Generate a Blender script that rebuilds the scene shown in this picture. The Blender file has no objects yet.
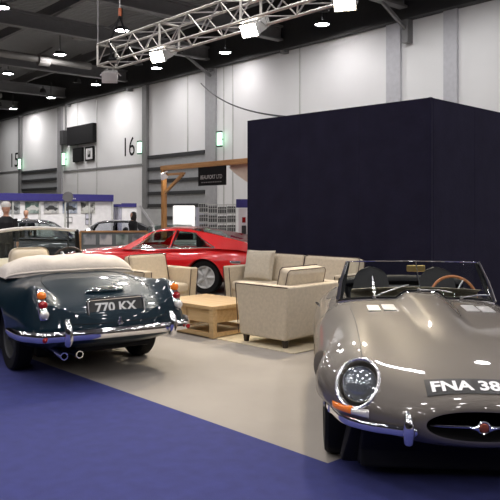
import bpy, bmesh, math, random
from mathutils import Vector, Matrix
from mathutils.bvhtree import BVHTree
random.seed(7)
R = math.radians
COL = bpy.context.scene.collection
F, HZ, CH = 700.0, 210.0, 1.57            # focal length (px), horizon row, camera height (m)

def P(px, py, h):                          # point of height h seen at (px, py)
    d = (CH - h) * F / (py - HZ)
    return Vector(((px - 250) / F * d, d, h))
def G(px, py): return P(px, py, 0)
def at(px, d, h=0.0): return Vector(((px - 250) / F * d, d, h))
def hh(py, d): return CH - (py - HZ) * d / F

# ------------------------------------------------------------------ materials
def pm(name, col, rough=.5, metal=0.0, coat=0.0, bump=0.0, bscale=60, var=.06, vscale=6,
       emis=None, estr=0.0, spec=None, trans=0.0, coatrough=.03):
    m = bpy.data.materials.new(name); m.use_nodes = True
    nt = m.node_tree; b = nt.nodes['Principled BSDF']
    b.inputs['Roughness'].default_value = rough; b.inputs['Metallic'].default_value = metal
    b.inputs['Coat Weight'].default_value = coat; b.inputs['Coat Roughness'].default_value = coatrough
    if spec is not None: b.inputs['Specular IOR Level'].default_value = spec
    if trans: b.inputs['Transmission Weight'].default_value = trans
    tc = nt.nodes.new('ShaderNodeTexCoord')
    n = nt.nodes.new('ShaderNodeTexNoise'); n.inputs['Scale'].default_value = vscale; n.inputs['Detail'].default_value = 4
    nt.links.new(tc.outputs['Object'], n.inputs['Vector'])
    r = nt.nodes.new('ShaderNodeValToRGB')
    r.color_ramp.elements[0].position = .3; r.color_ramp.elements[1].position = .7
    r.color_ramp.elements[0].color = tuple(max(0, c * (1 - var)) for c in col) + (1,)
    r.color_ramp.elements[1].color = tuple(min(1, c * (1 + var)) for c in col) + (1,)
    nt.links.new(n.outputs['Fac'], r.inputs['Fac']); nt.links.new(r.outputs['Color'], b.inputs['Base Color'])
    if bump:
        n2 = nt.nodes.new('ShaderNodeTexNoise'); n2.inputs['Scale'].default_value = bscale; n2.inputs['Detail'].default_value = 3
        nt.links.new(tc.outputs['Object'], n2.inputs['Vector'])
        bp = nt.nodes.new('ShaderNodeBump'); bp.inputs['Strength'].default_value = bump; bp.inputs['Distance'].default_value = .01
        nt.links.new(n2.outputs['Fac'], bp.inputs['Height']); nt.links.new(bp.outputs['Normal'], b.inputs['Normal'])
    if emis:
        b.inputs['Emission Color'].default_value = tuple(emis) + (1,); b.inputs['Emission Strength'].default_value = estr
    return m

def glass(name, tint=(.9, .95, .95), refl=.12, rough=.02):
    m = bpy.data.materials.new(name); m.use_nodes = True
    nt = m.node_tree; nt.nodes.clear()
    out = nt.nodes.new('ShaderNodeOutputMaterial'); mix = nt.nodes.new('ShaderNodeMixShader')
    tr = nt.nodes.new('ShaderNodeBsdfTransparent'); tr.inputs['Color'].default_value = tuple(tint) + (1,)
    gl = nt.nodes.new('ShaderNodeBsdfGlossy'); gl.inputs['Roughness'].default_value = rough
    lw = nt.nodes.new('ShaderNodeLayerWeight'); lw.inputs['Blend'].default_value = .5
    pw = nt.nodes.new('ShaderNodeMath'); pw.operation = 'POWER'; pw.inputs[1].default_value = 4.0
    fr = nt.nodes.new('ShaderNodeMath'); fr.operation = 'MULTIPLY_ADD'; fr.inputs[1].default_value = .45; fr.inputs[2].default_value = refl * .14; fr.use_clamp = True
    nt.links.new(lw.outputs['Facing'], pw.inputs[0]); nt.links.new(pw.outputs[0], fr.inputs[0])
    nt.links.new(fr.outputs[0], mix.inputs[0]); nt.links.new(tr.outputs[0], mix.inputs[1])
    nt.links.new(gl.outputs[0], mix.inputs[2]); nt.links.new(mix.outputs[0], out.inputs[0])
    return m

def wood(name, c1, c2, scale=3.0, rough=.45, axis='X'):
    m = pm(name, c1, rough); nt = m.node_tree; b = nt.nodes['Principled BSDF']
    tc = nt.nodes.new('ShaderNodeTexCoord'); mp = nt.nodes.new('ShaderNodeMapping')
    mp.inputs['Scale'].default_value = {'X': (.6, 8, 8), 'Y': (8, .6, 8), 'Z': (8, 8, .6)}[axis]
    n = nt.nodes.new('ShaderNodeTexNoise'); n.inputs['Scale'].default_value = scale; n.inputs['Detail'].default_value = 6; n.inputs['Distortion'].default_value = .6
    r = nt.nodes.new('ShaderNodeValToRGB'); r.color_ramp.elements[0].color = tuple(c1) + (1,); r.color_ramp.elements[1].color = tuple(c2) + (1,)
    r.color_ramp.elements[0].position = .35; r.color_ramp.elements[1].position = .65
    nt.links.new(tc.outputs['Object'], mp.inputs[0]); nt.links.new(mp.outputs[0], n.inputs['Vector'])
    nt.links.new(n.outputs['Fac'], r.inputs[0]); nt.links.new(r.outputs[0], b.inputs['Base Color'])
    return m

M = {}
M['chrome'] = pm('chrome', (.86, .86, .88), .06, 1.0, var=.02)
M['chromesoft'] = pm('chrome_ring', (.80, .80, .82), .24, 1.0, var=.02)
M['steel'] = pm('brushed_steel', (.62, .62, .62), .32, 1.0)
M['alu'] = pm('truss_aluminium', (.62, .60, .55), .38, .75)
M['bronze'] = pm('metallic_grey_bronze_paint', (.128, .113, .096), .48, .25, .9, var=.02, spec=.3)
M['teal'] = pm('deep_teal_paint', (.0008, .0125, .022), .40, .15, .5, var=.02, spec=.18)
M['red'] = pm('red_paint', (.70, .006, .008), .25, .0, 1.0, var=.02)
M['black'] = pm('matt_black', (.006, .006, .007), .7, spec=.25)
M['rubber'] = pm('tyre_rubber', (.006, .006, .006), .75, bump=.1, spec=.2)
M['blackleather'] = pm('black_leather', (.014, .015, .017), .42, bump=.15, bscale=120)
M['cream'] = pm('cream_leather', (.70, .62, .47), .5, bump=.1, bscale=90)
M['canvas'] = pm('cream_canvas', (.66, .60, .52), .85, bump=.25, bscale=35)
M['linen'] = pm('beige_linen', (.55, .475, .36), .9, bump=.3, bscale=260, var=.08, vscale=30)
M['creamlinen'] = pm('cream_linen', (.60, .50, .355), .85, bump=.3, bscale=260, var=.06, vscale=30)
M['cushion'] = pm('cushion_linen', (.50, .45, .36), .9, bump=.3, bscale=260, var=.08, vscale=30)
M['piping'] = pm('dark_piping', (.055, .03, .025), .7)
M['darkwood'] = wood('dark_wood', (.02, .012, .008), (.04, .024, .016))
M['oak'] = wood('pale_oak', (.50, .33, .15), (.62, .43, .22))
M['pine'] = wood('orange_pine', (.40, .19, .06), (.52, .27, .10), axis='Z')
M['pinex'] = wood('orange_pine_beam', (.38, .20, .08), (.50, .28, .12), axis='X')
M['navy'] = pm('navy_cloth', (.0135, .0125, .027), .95, spec=.12, bump=.25, bscale=14, var=.12, vscale=3)
M['royal'] = pm('royal_blue_board', (.03, .025, .17), .6)
M['white'] = pm('white_board', (.78, .77, .78), .6)
M['lavender'] = pm('lavender_curtain', (.50, .50, .58), .8)
M['amber'] = pm('amber_lens', (.70, .16, .01), .15, 0, .5, emis=(1, .25, .02), estr=.12)
M['redlens'] = pm('red_lens', (.28, .006, .008), .15, 0, .5)
M['lampglass'] = pm('headlamp_glass', (.30, .32, .34), .12, .55, 1.0)
M['clearlens'] = pm('clear_lens', (.72, .70, .66), .1, .25, 1.0)
M['plate'] = pm('plate_black', (.008, .008, .009), .35)
M['letters'] = pm('white_lettering', (.86, .86, .86), .5)
M['greyletters'] = pm('silver_lettering', (.68, .68, .66), .4)
M['glass'] = glass('clear_glass', (.86, .90, .90), .08)
M['autoglass'] = glass('tinted_car_glass', (.55, .62, .60), .12)
M['lensglass'] = glass('lamp_cover_glass', (.93, .95, .96), .13)
M['lightgrey'] = pm('light_grey_metal', (.55, .55, .53), .45, .2)
M['grey'] = pm('mid_grey_paint', (.22, .22, .22), .6)
M['darkgrey'] = pm('dark_grey_steel', (.045, .046, .048), .6, .2)
M['beam'] = pm('beam_steel', (.20, .20, .205), .6, .1)
M['duct'] = pm('duct_grey', (.24, .235, .225), .5, .1)
M['skin'] = pm('skin', (.55, .30, .20), .55)
M['hairwhite'] = pm('white_hair', (.75, .73, .68), .8)
M['hairdark'] = pm('dark_hair', (.02, .014, .012), .6)
M['suit'] = pm('dark_suit', (.012, .012, .014), .8)
M['suitgrey'] = pm('dark_jumper', (.04, .045, .05), .8)
M['whitepaint'] = pm('white_car_paint', (.72, .71, .68), .25, 0, 1.0)
M['blackpaint'] = pm('black_car_paint', (.010, .011, .013), .2, 0, 1.0)
M['greypaint'] = pm('grey_car_paint', (.07, .075, .085), .22, .4, 1.0)
M['tanpaint'] = pm('tan_car_paint', (.30, .23, .14), .25, .4, 1.0)
M['mirror_reflect'] = pm('mirror_yellow_reflection', (.50, .36, .14), .35, .8)  # yellow reflection in the mirror, put into its colour

# ------------------------------------------------------------------ mesh builder
class MB:
    def __init__(s): s.v = []; s.f = []; s.mi = []
    def add(s, vs, fs, T=None, mi=0):
        o = len(s.v)
        s.v += [tuple(T @ Vector(p)) if T is not None else tuple(p) for p in vs]
        s.f += [tuple(i + o for i in f) for f in fs]; s.mi += [mi] * len(fs)
        return s
    def bm(s, b, T=None, mi=0):
        b.verts.ensure_lookup_table(); b.verts.index_update()
        s.add([v.co[:] for v in b.verts], [[v.index for v in f.verts] for f in b.faces], T, mi); b.free(); return s
    def box(s, c, d, r=0.0, seg=2, T=None, mi=0):
        b = bmesh.new(); bmesh.ops.create_cube(b, size=1)
        for v in b.verts: v.co = Vector((v.co.x * d[0], v.co.y * d[1], v.co.z * d[2]))
        if r > 0:
            r = min(r, min(d) * .49)
            bmesh.ops.bevel(b, geom=b.edges[:], offset=r, segments=seg, profile=.5, affect='EDGES')
        Q = Matrix.Translation(c)
        return s.bm(b, (T @ Q) if T is not None else Q, mi)
    def tbox(s, bot, top, z0, z1, r=0.0, seg=3, T=None):      # bot/top = (x0, x1, y0, y1)
        b = bmesh.new()
        q = [b.verts.new(p) for p in ((bot[0], bot[2], z0), (bot[1], bot[2], z0), (bot[1], bot[3], z0), (bot[0], bot[3], z0),
                                      (top[0], top[2], z1), (top[1], top[2], z1), (top[1], top[3], z1), (top[0], top[3], z1))]
        for f in ((3, 2, 1, 0), (4, 5, 6, 7), (0, 1, 5, 4), (1, 2, 6, 5), (2, 3, 7, 6), (3, 0, 4, 7)): b.faces.new([q[i] for i in f])
        if r > 0: bmesh.ops.bevel(b, geom=b.edges[:], offset=r, segments=seg, profile=.5, affect='EDGES')
        return s.bm(b, T)
    def tube(s, pts, r, n=8, closed=False, T=None, sx=1.0, up=None, mi=0):
        pts = [Vector(p) for p in pts]; k = len(pts)
        rr = r if isinstance(r, (list, tuple)) else [r] * k
        vs = []; prev = None
        for i, p in enumerate(pts):
            if closed: t = pts[(i + 1) % k] - pts[i - 1]
            else: t = pts[min(i + 1, k - 1)] - pts[max(i - 1, 0)]
            t.normalize()
            if up is not None: a = t.cross(Vector(up))
            elif prev is None: a = t.orthogonal()
            else: a = prev - t * prev.dot(t)
            if a.length < 1e-6: a = t.orthogonal()
            a.normalize(); b = t.cross(a); prev = a
            for j in range(n):
                w = 2 * math.pi * j / n
                vs.append(p + (a * math.cos(w) * sx + b * math.sin(w)) * rr[i])
        fs = []
        for i in range(k if closed else k - 1):
            for j in range(n):
                i2 = (i + 1) % k
                fs.append((i * n + j, i * n + (j + 1) % n, i2 * n + (j + 1) % n, i2 * n + j))
        if not closed:
            fs.append(tuple(range(n))[::-1]); fs.append(tuple((k - 1) * n + j for j in range(n)))
        return s.add(vs, fs, T, mi)
    def lathe(s, prof, n=32, T=None, cap=True, mi=0):
        vs = []; fs = []
        for (r, z) in prof:
            for j in range(n):
                w = 2 * math.pi * j / n; vs.append((r * math.cos(w), r * math.sin(w), z))
        k = len(prof)
        for i in range(k - 1):
            for j in range(n): fs.append((i * n + j, i * n + (j + 1) % n, (i + 1) * n + (j + 1) % n, (i + 1) * n + j))
        if cap:
            if prof[0][0] > 1e-5: fs.append(tuple(range(n))[::-1])
            if prof[-1][0] > 1e-5: fs.append(tuple((k - 1) * n + j for j in range(n)))
        return s.add(vs, fs, T, mi)
    def grid(s, fn, nu, nv, T=None, mi=0, cu=False):
        vs = [fn(i / (nu if cu else nu - 1), j / (nv - 1)) for i in range(nu) for j in range(nv)]
        fs = []
        for i in range(nu if cu else nu - 1):
            for j in range(nv - 1):
                i2 = (i + 1) % nu
                fs.append((i * nv + j, i2 * nv + j, i2 * nv + j + 1, i * nv + j + 1))
        return s.add(vs, fs, T, mi)
    def pillow(s, w, h, t, T=None, pinch=.06):                # lies in xy, thickness in z
        n = 15
        def top(sgn):
            def f(a, b):
                u = a * 2 - 1; v = b * 2 - 1
                x = u * w / 2 * (1 - pinch * (1 - v * v) * abs(u) ** 3); y = v * h / 2 * (1 - pinch * (1 - u * u) * abs(v) ** 3)
                z = sgn * t / 2 * ((1 - u ** 4) * (1 - v ** 4)) ** .5
                return (x, y, z)
            return f
        s.grid(top(1), n, n, T); s.grid(top(-1), n, n, T); return s
    def build(s, name, mat, parent=None, smooth=True, ang=35, mats=None, weld=False):
        me = bpy.data.meshes.new(name); me.from_pydata(s.v, [], s.f); me.update()
        ms = mats or [mat]
        for m in ms: me.materials.append(m)
        if mats: me.polygons.foreach_set('material_index', s.mi)
        b = bmesh.new(); b.from_mesh(me)
        if weld: bmesh.ops.remove_doubles(b, verts=b.verts[:], dist=1e-4)
        bmesh.ops.recalc_face_normals(b, faces=b.faces[:]); b.to_mesh(me); b.free()
        if smooth:
            me.polygons.foreach_set('use_smooth', [True] * len(me.polygons)); me.set_sharp_from_angle(angle=R(ang))
        o = bpy.data.objects.new(name, me); COL.objects.link(o)
        if smooth and len(me.polygons) < 9000:
            wn = o.modifiers.new('weighted_normal', 'WEIGHTED_NORMAL'); wn.keep_sharp = True; wn.weight = 60
        if parent: o.parent = parent
        return o

def empty(name, loc, rz=0.0, label=None, cat=None, group=None):
    o = bpy.data.objects.new(name, None); COL.objects.link(o); o.empty_display_size = .1
    o.location = loc; o.rotation_euler = (0, 0, rz)
    return tag(o, label, cat, group)
def tag(o, label=None, cat=None, group=None, kind=None):
    if label: o['label'] = label
    if cat: o['category'] = cat
    if group: o['group'] = group
    if kind: o['kind'] = kind
    return o
def lab(o, label): o['label'] = label; return o
def copy_tree(o, parent=None):
    c = o.copy(); COL.objects.link(c)
    if parent: c.parent = parent; c.matrix_parent_inverse = Matrix()
    for ch in list(o.children): copy_tree(ch, c)
    return c
def boolean(o, cutters):
    for c in cutters:
        md = o.modifiers.new('b', 'BOOLEAN'); md.operation = 'DIFFERENCE'; md.solver = 'EXACT'; md.object = c
    bpy.context.view_layer.update()
    dg = bpy.context.evaluated_depsgraph_get()
    me = bpy.data.meshes.new_from_object(o.evaluated_get(dg))
    o.modifiers.clear(); o.data = me
    for c in cutters: bpy.data.objects.remove(c, do_unlink=True)
    me.polygons.foreach_set('use_smooth', [True] * len(me.polygons)); me.set_sharp_from_angle(angle=R(38))
    return o
def pchip(tab):
    xs = [t[0] for t in tab]; ys = [t[1] for t in tab]; n = len(xs)
    h = [xs[i + 1] - xs[i] for i in range(n - 1)]; d = [(ys[i + 1] - ys[i]) / h[i] for i in range(n - 1)]
    m = [0.0] * n; m[0] = d[0]; m[-1] = d[-1]
    for i in range(1, n - 1):
        if d[i - 1] * d[i] > 0:
            w1 = 2 * h[i] + h[i - 1]; w2 = h[i] + 2 * h[i - 1]; m[i] = (w1 + w2) / (w1 / d[i - 1] + w2 / d[i])
    def f(x):
        if x <= xs[0]: return ys[0]
        if x >= xs[-1]: return ys[-1]
        i = 0
        while x > xs[i + 1]: i += 1
        t = (x - xs[i]) / h[i]
        return ys[i] * (1 + 2 * t) * (1 - t) ** 2 + h[i] * m[i] * t * (1 - t) ** 2 + ys[i + 1] * t * t * (3 - 2 * t) + h[i] * m[i + 1] * t * t * (t - 1)
    return f
def sgp(a, e): return math.copysign(abs(a) ** e, a)
def gauss(t): return math.exp(-t * t)
def sstep(a, b, x):
    t = min(1, max(0, (x - a) / (b - a))); return t * t * (3 - 2 * t)
def loft(mb, xs, ring, n=112):
    vs = []; fs = []
    for x in xs:
        for j in range(n): vs.append(ring(x, 2 * math.pi * j / n))
    k = len(xs)
    for i in range(k - 1):
        for j in range(n): fs.append((i * n + j, i * n + (j + 1) % n, (i + 1) * n + (j + 1) % n, (i + 1) * n + j))
    fs.append(tuple(range(n))[::-1]); fs.append(tuple((k - 1) * n + j for j in range(n)))
    mb.add(vs, fs); return mb
def bvh_of(mb): return BVHTree.FromPolygons([Vector(v) for v in mb.v], [list(f) for f in mb.f])
def text_mesh(body, size, bold=0.0, extrude=0.0, spacing=1.0):
    c = bpy.data.curves.new('t', 'FONT'); c.body = body; c.size = size; c.offset = bold; c.extrude = extrude
    c.align_x = 'CENTER'; c.align_y = 'CENTER'; c.space_character = spacing; c.resolution_u = 4
    o = bpy.data.objects.new('t', c); COL.objects.link(o); bpy.context.view_layer.update()
    me = bpy.data.meshes.new_from_object(o.evaluated_get(bpy.context.evaluated_depsgraph_get()))
    vs = [v.co.copy() for v in me.vertices]; fs = [tuple(p.vertices) for p in me.polygons]
    bpy.data.objects.remove(o, do_unlink=True); bpy.data.curves.remove(c)
    x0 = min(v.x for v in vs); x1 = max(v.x for v in vs); y0 = min(v.y for v in vs); y1 = max(v.y for v in vs)
    vs = [Vector((v.x - (x0 + x1) / 2, v.y - (y0 + y1) / 2, v.z)) for v in vs]
    return vs, fs, x1 - x0, y1 - y0
def frame_of(xaxis, yaxis, o):                     # matrix with given x / y axes at o
    x = Vector(xaxis).normalized(); z = x.cross(Vector(yaxis)).normalized(); y = z.cross(x)
    m = Matrix((x, y, z)).transposed().to_4x4(); m.translation = Vector(o); return m
RY = Matrix.Rotation(R(-90), 4, 'X')               # lathe z axis -> local y axis

def wheel(parent, x, y, r=.32, w=.17, style='wire', rimmat=None, n=40):
    s = 1 if y > 0 else -1
    T = Matrix.Translation((x, y, r)) @ Matrix.Rotation(R(-90 * s), 4, 'X')   # z -> outward
    mb = MB(); h = w / 2; ri = r * .66
    mb.lathe([(ri, -h * .8), (r * .8, -h), (r * .94, -h * .95), (r * .995, -h * .7), (r, -h * .3), (r, h * .3), (r * .995, h * .7), (r * .94, h * .95), (r * .8, h), (ri, h * .8), (ri * .96, 0), (ri, -h * .8)], n, T, cap=False)
    o = mb.build('wheel', M['rubber'], parent)
    q = MB()
    q.lathe([(ri * .93, -h * .8), (ri, -h * .75), (ri * 1.02, h * .75), (ri * .97, h * .86), (ri * .90, h * .72), (ri * .86, h * .2), (ri * .86, -h * .6), (ri * .93, -h * .8)], n, T, cap=False)
    if style == 'wire':
        for i in range(28):
            a = 2 * math.pi * i / 28; b = a + (.5 if i % 2 else -.5)
            q.tube([(.035 * math.cos(a), .035 * math.sin(a), h * .75), (ri * .88 * math.cos(b), ri * .88 * math.sin(b), 0)], .0035, 4, T=T)
        q.lathe([(.045, -h * .3), (.045, h * .8), (.03, h), (.001, h * 1.02)], 16, T)
    else:
        q.lathe([(.001, h * .45), (ri * .35, h * .5), (ri * .5, h * .3), (ri * .88, h * .15)], n, T, cap=False)
        for i in range(5):
            a = 2 * math.pi * i / 5
            q.tube([(ri * .2 * math.cos(a), ri * .2 * math.sin(a), h * .55), (ri * .9 * math.cos(a), ri * .9 * math.sin(a), h * .4)], [ri * .13, ri * .2], 8, T=T)
        q.lathe([(.03, 0), (.03, h * .7), (.001, h * .72)], 12, T)
    q.build('rim', rimmat or M['chrome'], o)
    return o
def arch_cutter(x, y, r, depth, mats):
    mb = MB(); s = 1 if y > 0 else -1
    T = Matrix.Translation((x, y, .30)) @ Matrix.Rotation(R(-90 * s), 4, 'X')
    mb.lathe([(r, -depth), (r, -.13), (r, .4)], 40, T); mb.mi = [1] * 40 + [0] * 40 + [1, 0]
    return mb.build('cut', None, mats=mats)
# ================================================================== grey open sports car (right)
def hit(bvh, p, d):
    l, n, i, q = bvh.ray_cast(Vector(p), Vector(d).normalized())
    if l is None: return None, None
    if n.dot(Vector(d)) > 0: n = -n
    return l, n

def make_roadster():
    root = empty('sports_car', (1.21, 3.62, 0), math.atan2(.997, .085),
                 'metallic grey-bronze open sports car with FNA 38 plate, on the grey and blue carpet', 'car')
    w = pchip([(0, .30), (.01, .345), (.03, .40), (.06, .455), (.10, .525), (.17, .615), (.25, .695), (.35, .765), (.45, .815), (.6, .858), (.75, .872), (.92, .872), (1.4, .868), (2.3, .866), (3.3, .845), (3.8, .74), (4.2, .62), (4.38, .48), (4.45, .34)])
    zt = pchip([(0, .535), (.01, .557), (.03, .577), (.06, .592), (.10, .608), (.16, .63), (.25, .658), (.4, .697), (.6, .738), (.92, .783), (1.4, .822), (2.05, .845), (2.4, .84), (3.3, .83), (3.8, .77), (4.2, .68), (4.38, .62), (4.45, .58)])
    zb = pchip([(0, .365), (.01, .345), (.03, .332), (.06, .322), (.10, .305), (.25, .305), (.45, .325), (.6, .31), (1.35, .175), (3.4, .17), (4.0, .28), (4.38, .38), (4.45, .43)])
    zc = pchip([(0, .447), (.1, .452), (.4, .47), (.9, .49), (3.4, .50), (4.45, .50)])
    nt = pchip([(0, 2.0), (.15, 2.25), (.4, 2.55), (.92, 2.6), (2.0, 2.9), (3.4, 2.8), (4.45, 2.2)])
    fend = pchip([(.12, 0), (.35, .028), (.7, .045), (1.2, .035), (2.0, 0), (2.8, 0), (3.3, .04), (3.9, .01), (4.3, 0)])
    bulge = pchip([(.62, 0), (.85, .012), (1.2, .042), (1.7, .058), (2.05, .06), (2.25, 0)])
    bw = pchip([(.62, .05), (.9, .115), (1.4, .165), (2.2, .19)])
    def ring(x, t):
        c, s = math.cos(t), math.sin(t); e = 2 / nt(x)
        y = w(x) * sgp(c, e); c0 = zc(x)
        if s >= 0:
            z = c0 + (zt(x) - c0) * abs(s) ** e
            k = sstep(0.0, .5, s)
            z += fend(x) * gauss((abs(y) - .60) / .15) * k
            u = abs(y) / bw(x)
            if bulge(x) > 0: z += bulge(x) * (1 - sstep(.66, 1.06, u))
        else:
            z = c0 - (c0 - zb(x)) * abs(s) ** (2 / 2.3)
        return (x, y, z)
    xs = [0, .004, .01, .018, .03, .045, .06, .08] + [.10 + i * .0253 for i in range(172)]
    xs = [x for x in xs if x < 4.44] + [4.45]
    mb = MB(); loft(mb, xs, ring, 176); bvh = bvh_of(mb)
    dark = M['black']
    mats = [M['bronze'], dark, M['blackleather']]
    body = mb.build('body', None, mats=mats)
    cut = []
    # mouth
    q = MB(); q.grid(lambda a, b: (-.2 + b * .75, (.30 - .03 * b) * sgp(math.cos(a * 2 * math.pi), .85), .447 + (.080 - .01 * b) * sgp(math.sin(a * 2 * math.pi), .95)), 64, 2, cu=True)
    q.f.append(tuple(2 * i for i in range(64))); q.f.append(tuple(2 * i + 1 for i in range(64))[::-1]); q.mi = [1] * len(q.f)
    cut.append(q.build('cut', None, mats=mats))
    # cockpit
    q = MB(); q.box((2.80, 0, .85), (.98, 1.14, 1.1), .12, 4); q.mi = [2] * len(q.f); cut.append(q.build('cut', None, mats=mats))
    for (x, s) in ((.90, 1), (.90, -1), (3.36, 1), (3.36, -1)): cut.append(arch_cutter(x, s * .90, .345, .40, mats))
    # lamps
    HL = []
    for s in (1, -1):
        d = Vector((1, -s * .30, -.42)).normalized()                 # into the wing
        C = Vector((.30, s * .628, .592))
        a1 = Vector((0, 0, 1)); a1 = (a1 - d * a1.dot(d)).normalized(); a2 = a1.cross(d).normalized()
        tl = R(14) * s; b1 = a1 * math.cos(tl) + a2 * math.sin(tl); b2 = a2 * math.cos(tl) - a1 * math.sin(tl)
        HL.append((s, C, d, b1, b2))
        q = MB()
        for k, dd in ((1.0, -.6), (.93, .13)):
            for j in range(48):
                t = 2 * math.pi * j / 48; q.v.append(tuple(C + d * dd + b1 * .146 * k * math.sin(t) + b2 * .125 * k * math.cos(t)))
        q.f = [(j, (j + 1) % 48, 48 + (j + 1) % 48, 48 + j) for j in range(48)] + [tuple(range(48))[::-1], tuple(range(48, 96))]
        q.mi = [0] * len(q.f); cut.append(q.build('cut', None, mats=mats))
    boolean(body, cut); body.parent = root
    for (s, C, d, b1, b2) in HL:
        def el(t, k=1.0, off=0.0):
            p = C + b1 * .146 * k * math.sin(t) + b2 * .125 * k * math.cos(t)
            l, n = hit(bvh, p - d * .6, d); return l + n * off
        rim = MB(); rim.tube([el(2 * math.pi * i / 56, 1.03, .002) for i in range(56)], .0105, 8, closed=True)
        for i in range(28):  # tiny chrome beads shaped in place of bright reflected specks
            t = 2 * math.pi * (i + .5) / 28; rim.lathe([(.001, -.006), (.006, 0), (.001, .006)], 8, Matrix.Translation(el(t, 1.03, .012)))
        rim = lab(rim.build('headlight', M['chromesoft'], root), 'chrome ringed faired headlight')
        g = MB(); g.grid(lambda a, b: el(a * 2 * math.pi, .02 + .98 * b, .004 + .010 * (1 - b * b)), 48, 10, cu=True)
        g.build('headlight_glass', M['lensglass'], rim)
        Tm = frame_of(b2, b1, C + d * .075)
        if Tm.to_3x3().col[2].dot(d) > 0: Tm = Tm @ Matrix.Rotation(math.pi, 4, 'X')
        rb = MB(); rb.lathe([(.101, .012), (.105, .022), (.097, .03), (.094, .02), (.085, -.01), (.05, -.035), (.001, -.045)], 36, Tm, cap=False)
        rb.build('lamp_bowl', M['chrome'], rim)
        ln = MB(); ln.lathe([(.094, .018), (.08, .032), (.05, .043), (.02, .048), (.001, .049)], 36, Tm, cap=False)
        ln.build('lamp_lens', M['lampglass'], rim)
    # bumper blades, over-riders, indicators
    def side(z, y, off):                                            # body surface seen from the front at (y, z)
        l, n = hit(bvh, (-1, y, z), (1, 0, 0))
        if l is None: return None
        return l + n * off
    for s in (1, -1):
        pts = []
        for i in range(30):
            y = .335 + (.775 - .335) * i / 29
            z = .418 - .022 * (i / 29); l = side(z, s * y, .022)
            if l: pts.append(l)
        for x in (.50, .58, .65):
            l, n = hit(bvh, (x, s * 2, .393), (0, -s, 0)); pts.append(l + n * .02)
        lab(MB().tube(pts, [.012] + [.026] * (len(pts) - 2) + [.012], 12, sx=.42, up=(0, 0, 1)).build('bumper', M['chrome'], root), 'slim chrome quarter bumper')
        l = side(.42, s * .385, 0)
        o = MB(); o.tube([l + Vector(q) for q in ((-.012, 0, -.075), (-.035, 0, -.06), (-.052, 0, -.01), (-.05, 0, .035), (-.035, 0, .068), (-.005, 0, .085))], [.016, .026, .031, .028, .022, .012], 14, up=(0, 1, 0))
        lab(o.build('overrider', M['chrome'], root), 'upright chrome bumper over-rider')
        def ind(y0, y1, k):
            def f(a, b):
                y = y0 + (y1 - y0) * a; top = .478 + .004 * math.cos(a * 3); z0 = .438
                z = z0 + (top - z0) * b
                l, n = hit(bvh, (-1, s * y, z), (1, 0, 0))
                bulg = .004 + .020 * (max(0, 1 - (2 * b - 1) ** 2)) ** .5 * k(a)
                return l + n * bulg
            return f
        am = lab(MB().grid(ind(.655, .765, lambda a: (max(0, 1 - a ** 4)) ** .5), 14, 9).build('indicator', M['amber'], root), 'amber indicator lens')
        lab(MB().grid(ind(.575, .655, lambda a: (max(0, 1 - (1 - a) ** 4)) ** .5), 14, 9).build('side_lamp', M['clearlens'], am), 'clear side lamp lens')
    # mouth bar and badge
    bar = MB(); bar.tube([(.02, -.27, .443), (.012, -.2, .443), (.004, 0, .443), (.012, .2, .443), (.02, .27, .443)], [.004, .007, .008, .007, .004], 10)
    bar = lab(bar.build('grille_bar', M['chrome'], root), 'thin chrome bar across the mouth')
    T = Matrix.Translation((.0, 0, .443)) @ Matrix.Rotation(R(-90), 4, 'Y')
    bd = MB(); bd.lathe([(.034, -.008), (.036, .004), (.030, .010), (.026, .008)], 32, T, cap=False)
    for k in (1, -1): bd.tube([(-.006, k * .03, .443), (-.006, k * .07, .443)], [.02, .004], 10)
    bd = bd.build('badge', M['chrome'], bar)
    lab(MB().lathe([(.027, .004), (.02, .011), (.001, .014)], 24, T, cap=False).build('badge_disc', pm('copper_badge', (.35, .09, .05), .35, .6), bd), 'round copper badge centre')
    # number plate lying on the bonnet
    def deck(x, y, off):
        l, n = hit(bvh, (x, y, 2), (0, 0, -1)); return l + n * off
    yc, hw, x0, x1 = .062, .212, .075, .205
    pl = MB(); pl.grid(lambda a, b: deck(x0 + (x1 - x0) * b + .0 , yc + hw - 2 * hw * a, .004), 24, 6)
    pl = lab(pl.build('number_plate', M['plate'], root), 'black plate stuck on the nose, white FNA 38')
    vs, fs, tw, th = text_mesh('FNA 38', .1, .0035)
    vs2 = [deck((x0 + x1) / 2 + v.y / th * (x1 - x0) * .66, yc - v.x / tw * hw * 1.72, .0065) for v in vs]
    MB().add(vs2, fs).build('lettering', M['letters'], pl, smooth=False)
    # bonnet seams and louvres
    for s in (1, -1):
        MB().tube([deck(x, s * (.60 - .02 * math.sin(x)), .0005) for x in [.47 + i * .05 for i in range(31)]], .003, 6).build('bonnet_seam', M['darkgrey'], root)
        lv = MB()
        for i in range(7):
            for kk in (0, 1):
                xx = 1.56 + i * .034
                c = deck(xx, s * (.30 + kk * .115), .004)
                lv.box(c, (.022, .095, .010), .004, 2)
        lab(lv.build('louvre_panel', M['steel'], root), 'bright bonnet louvres')
    # windscreen
    def base(y, off=0.0):
        x = 2.06 + .30 * (abs(y) / .65) ** 2.2; p = deck(x, y, 0); return p + Vector((0, 0, .012 + off))
    def top(y):
        return Vector((2.33 + .20 * (abs(y) / .54) ** 2.2, y, 1.137 - .022 * (abs(y) / .54) ** 2))
    Y = [-.65 + 1.30 * i / 40 for i in range(41)]
    g = MB(); g.grid(lambda a, b: base(-.65 + 1.30 * a).lerp(top((-.65 + 1.30 * a) * .87), b), 41, 8)
    ws = g.build('windscreen', M['glass'], root)
    MB().tube([top(y * .87) for y in Y], .006, 8).build('frame_rail', M['chrome'], ws)
    MB().tube([base(y, -.004) for y in Y], .014, 8).build('rubber_seal', M['rubber'], ws)
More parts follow.
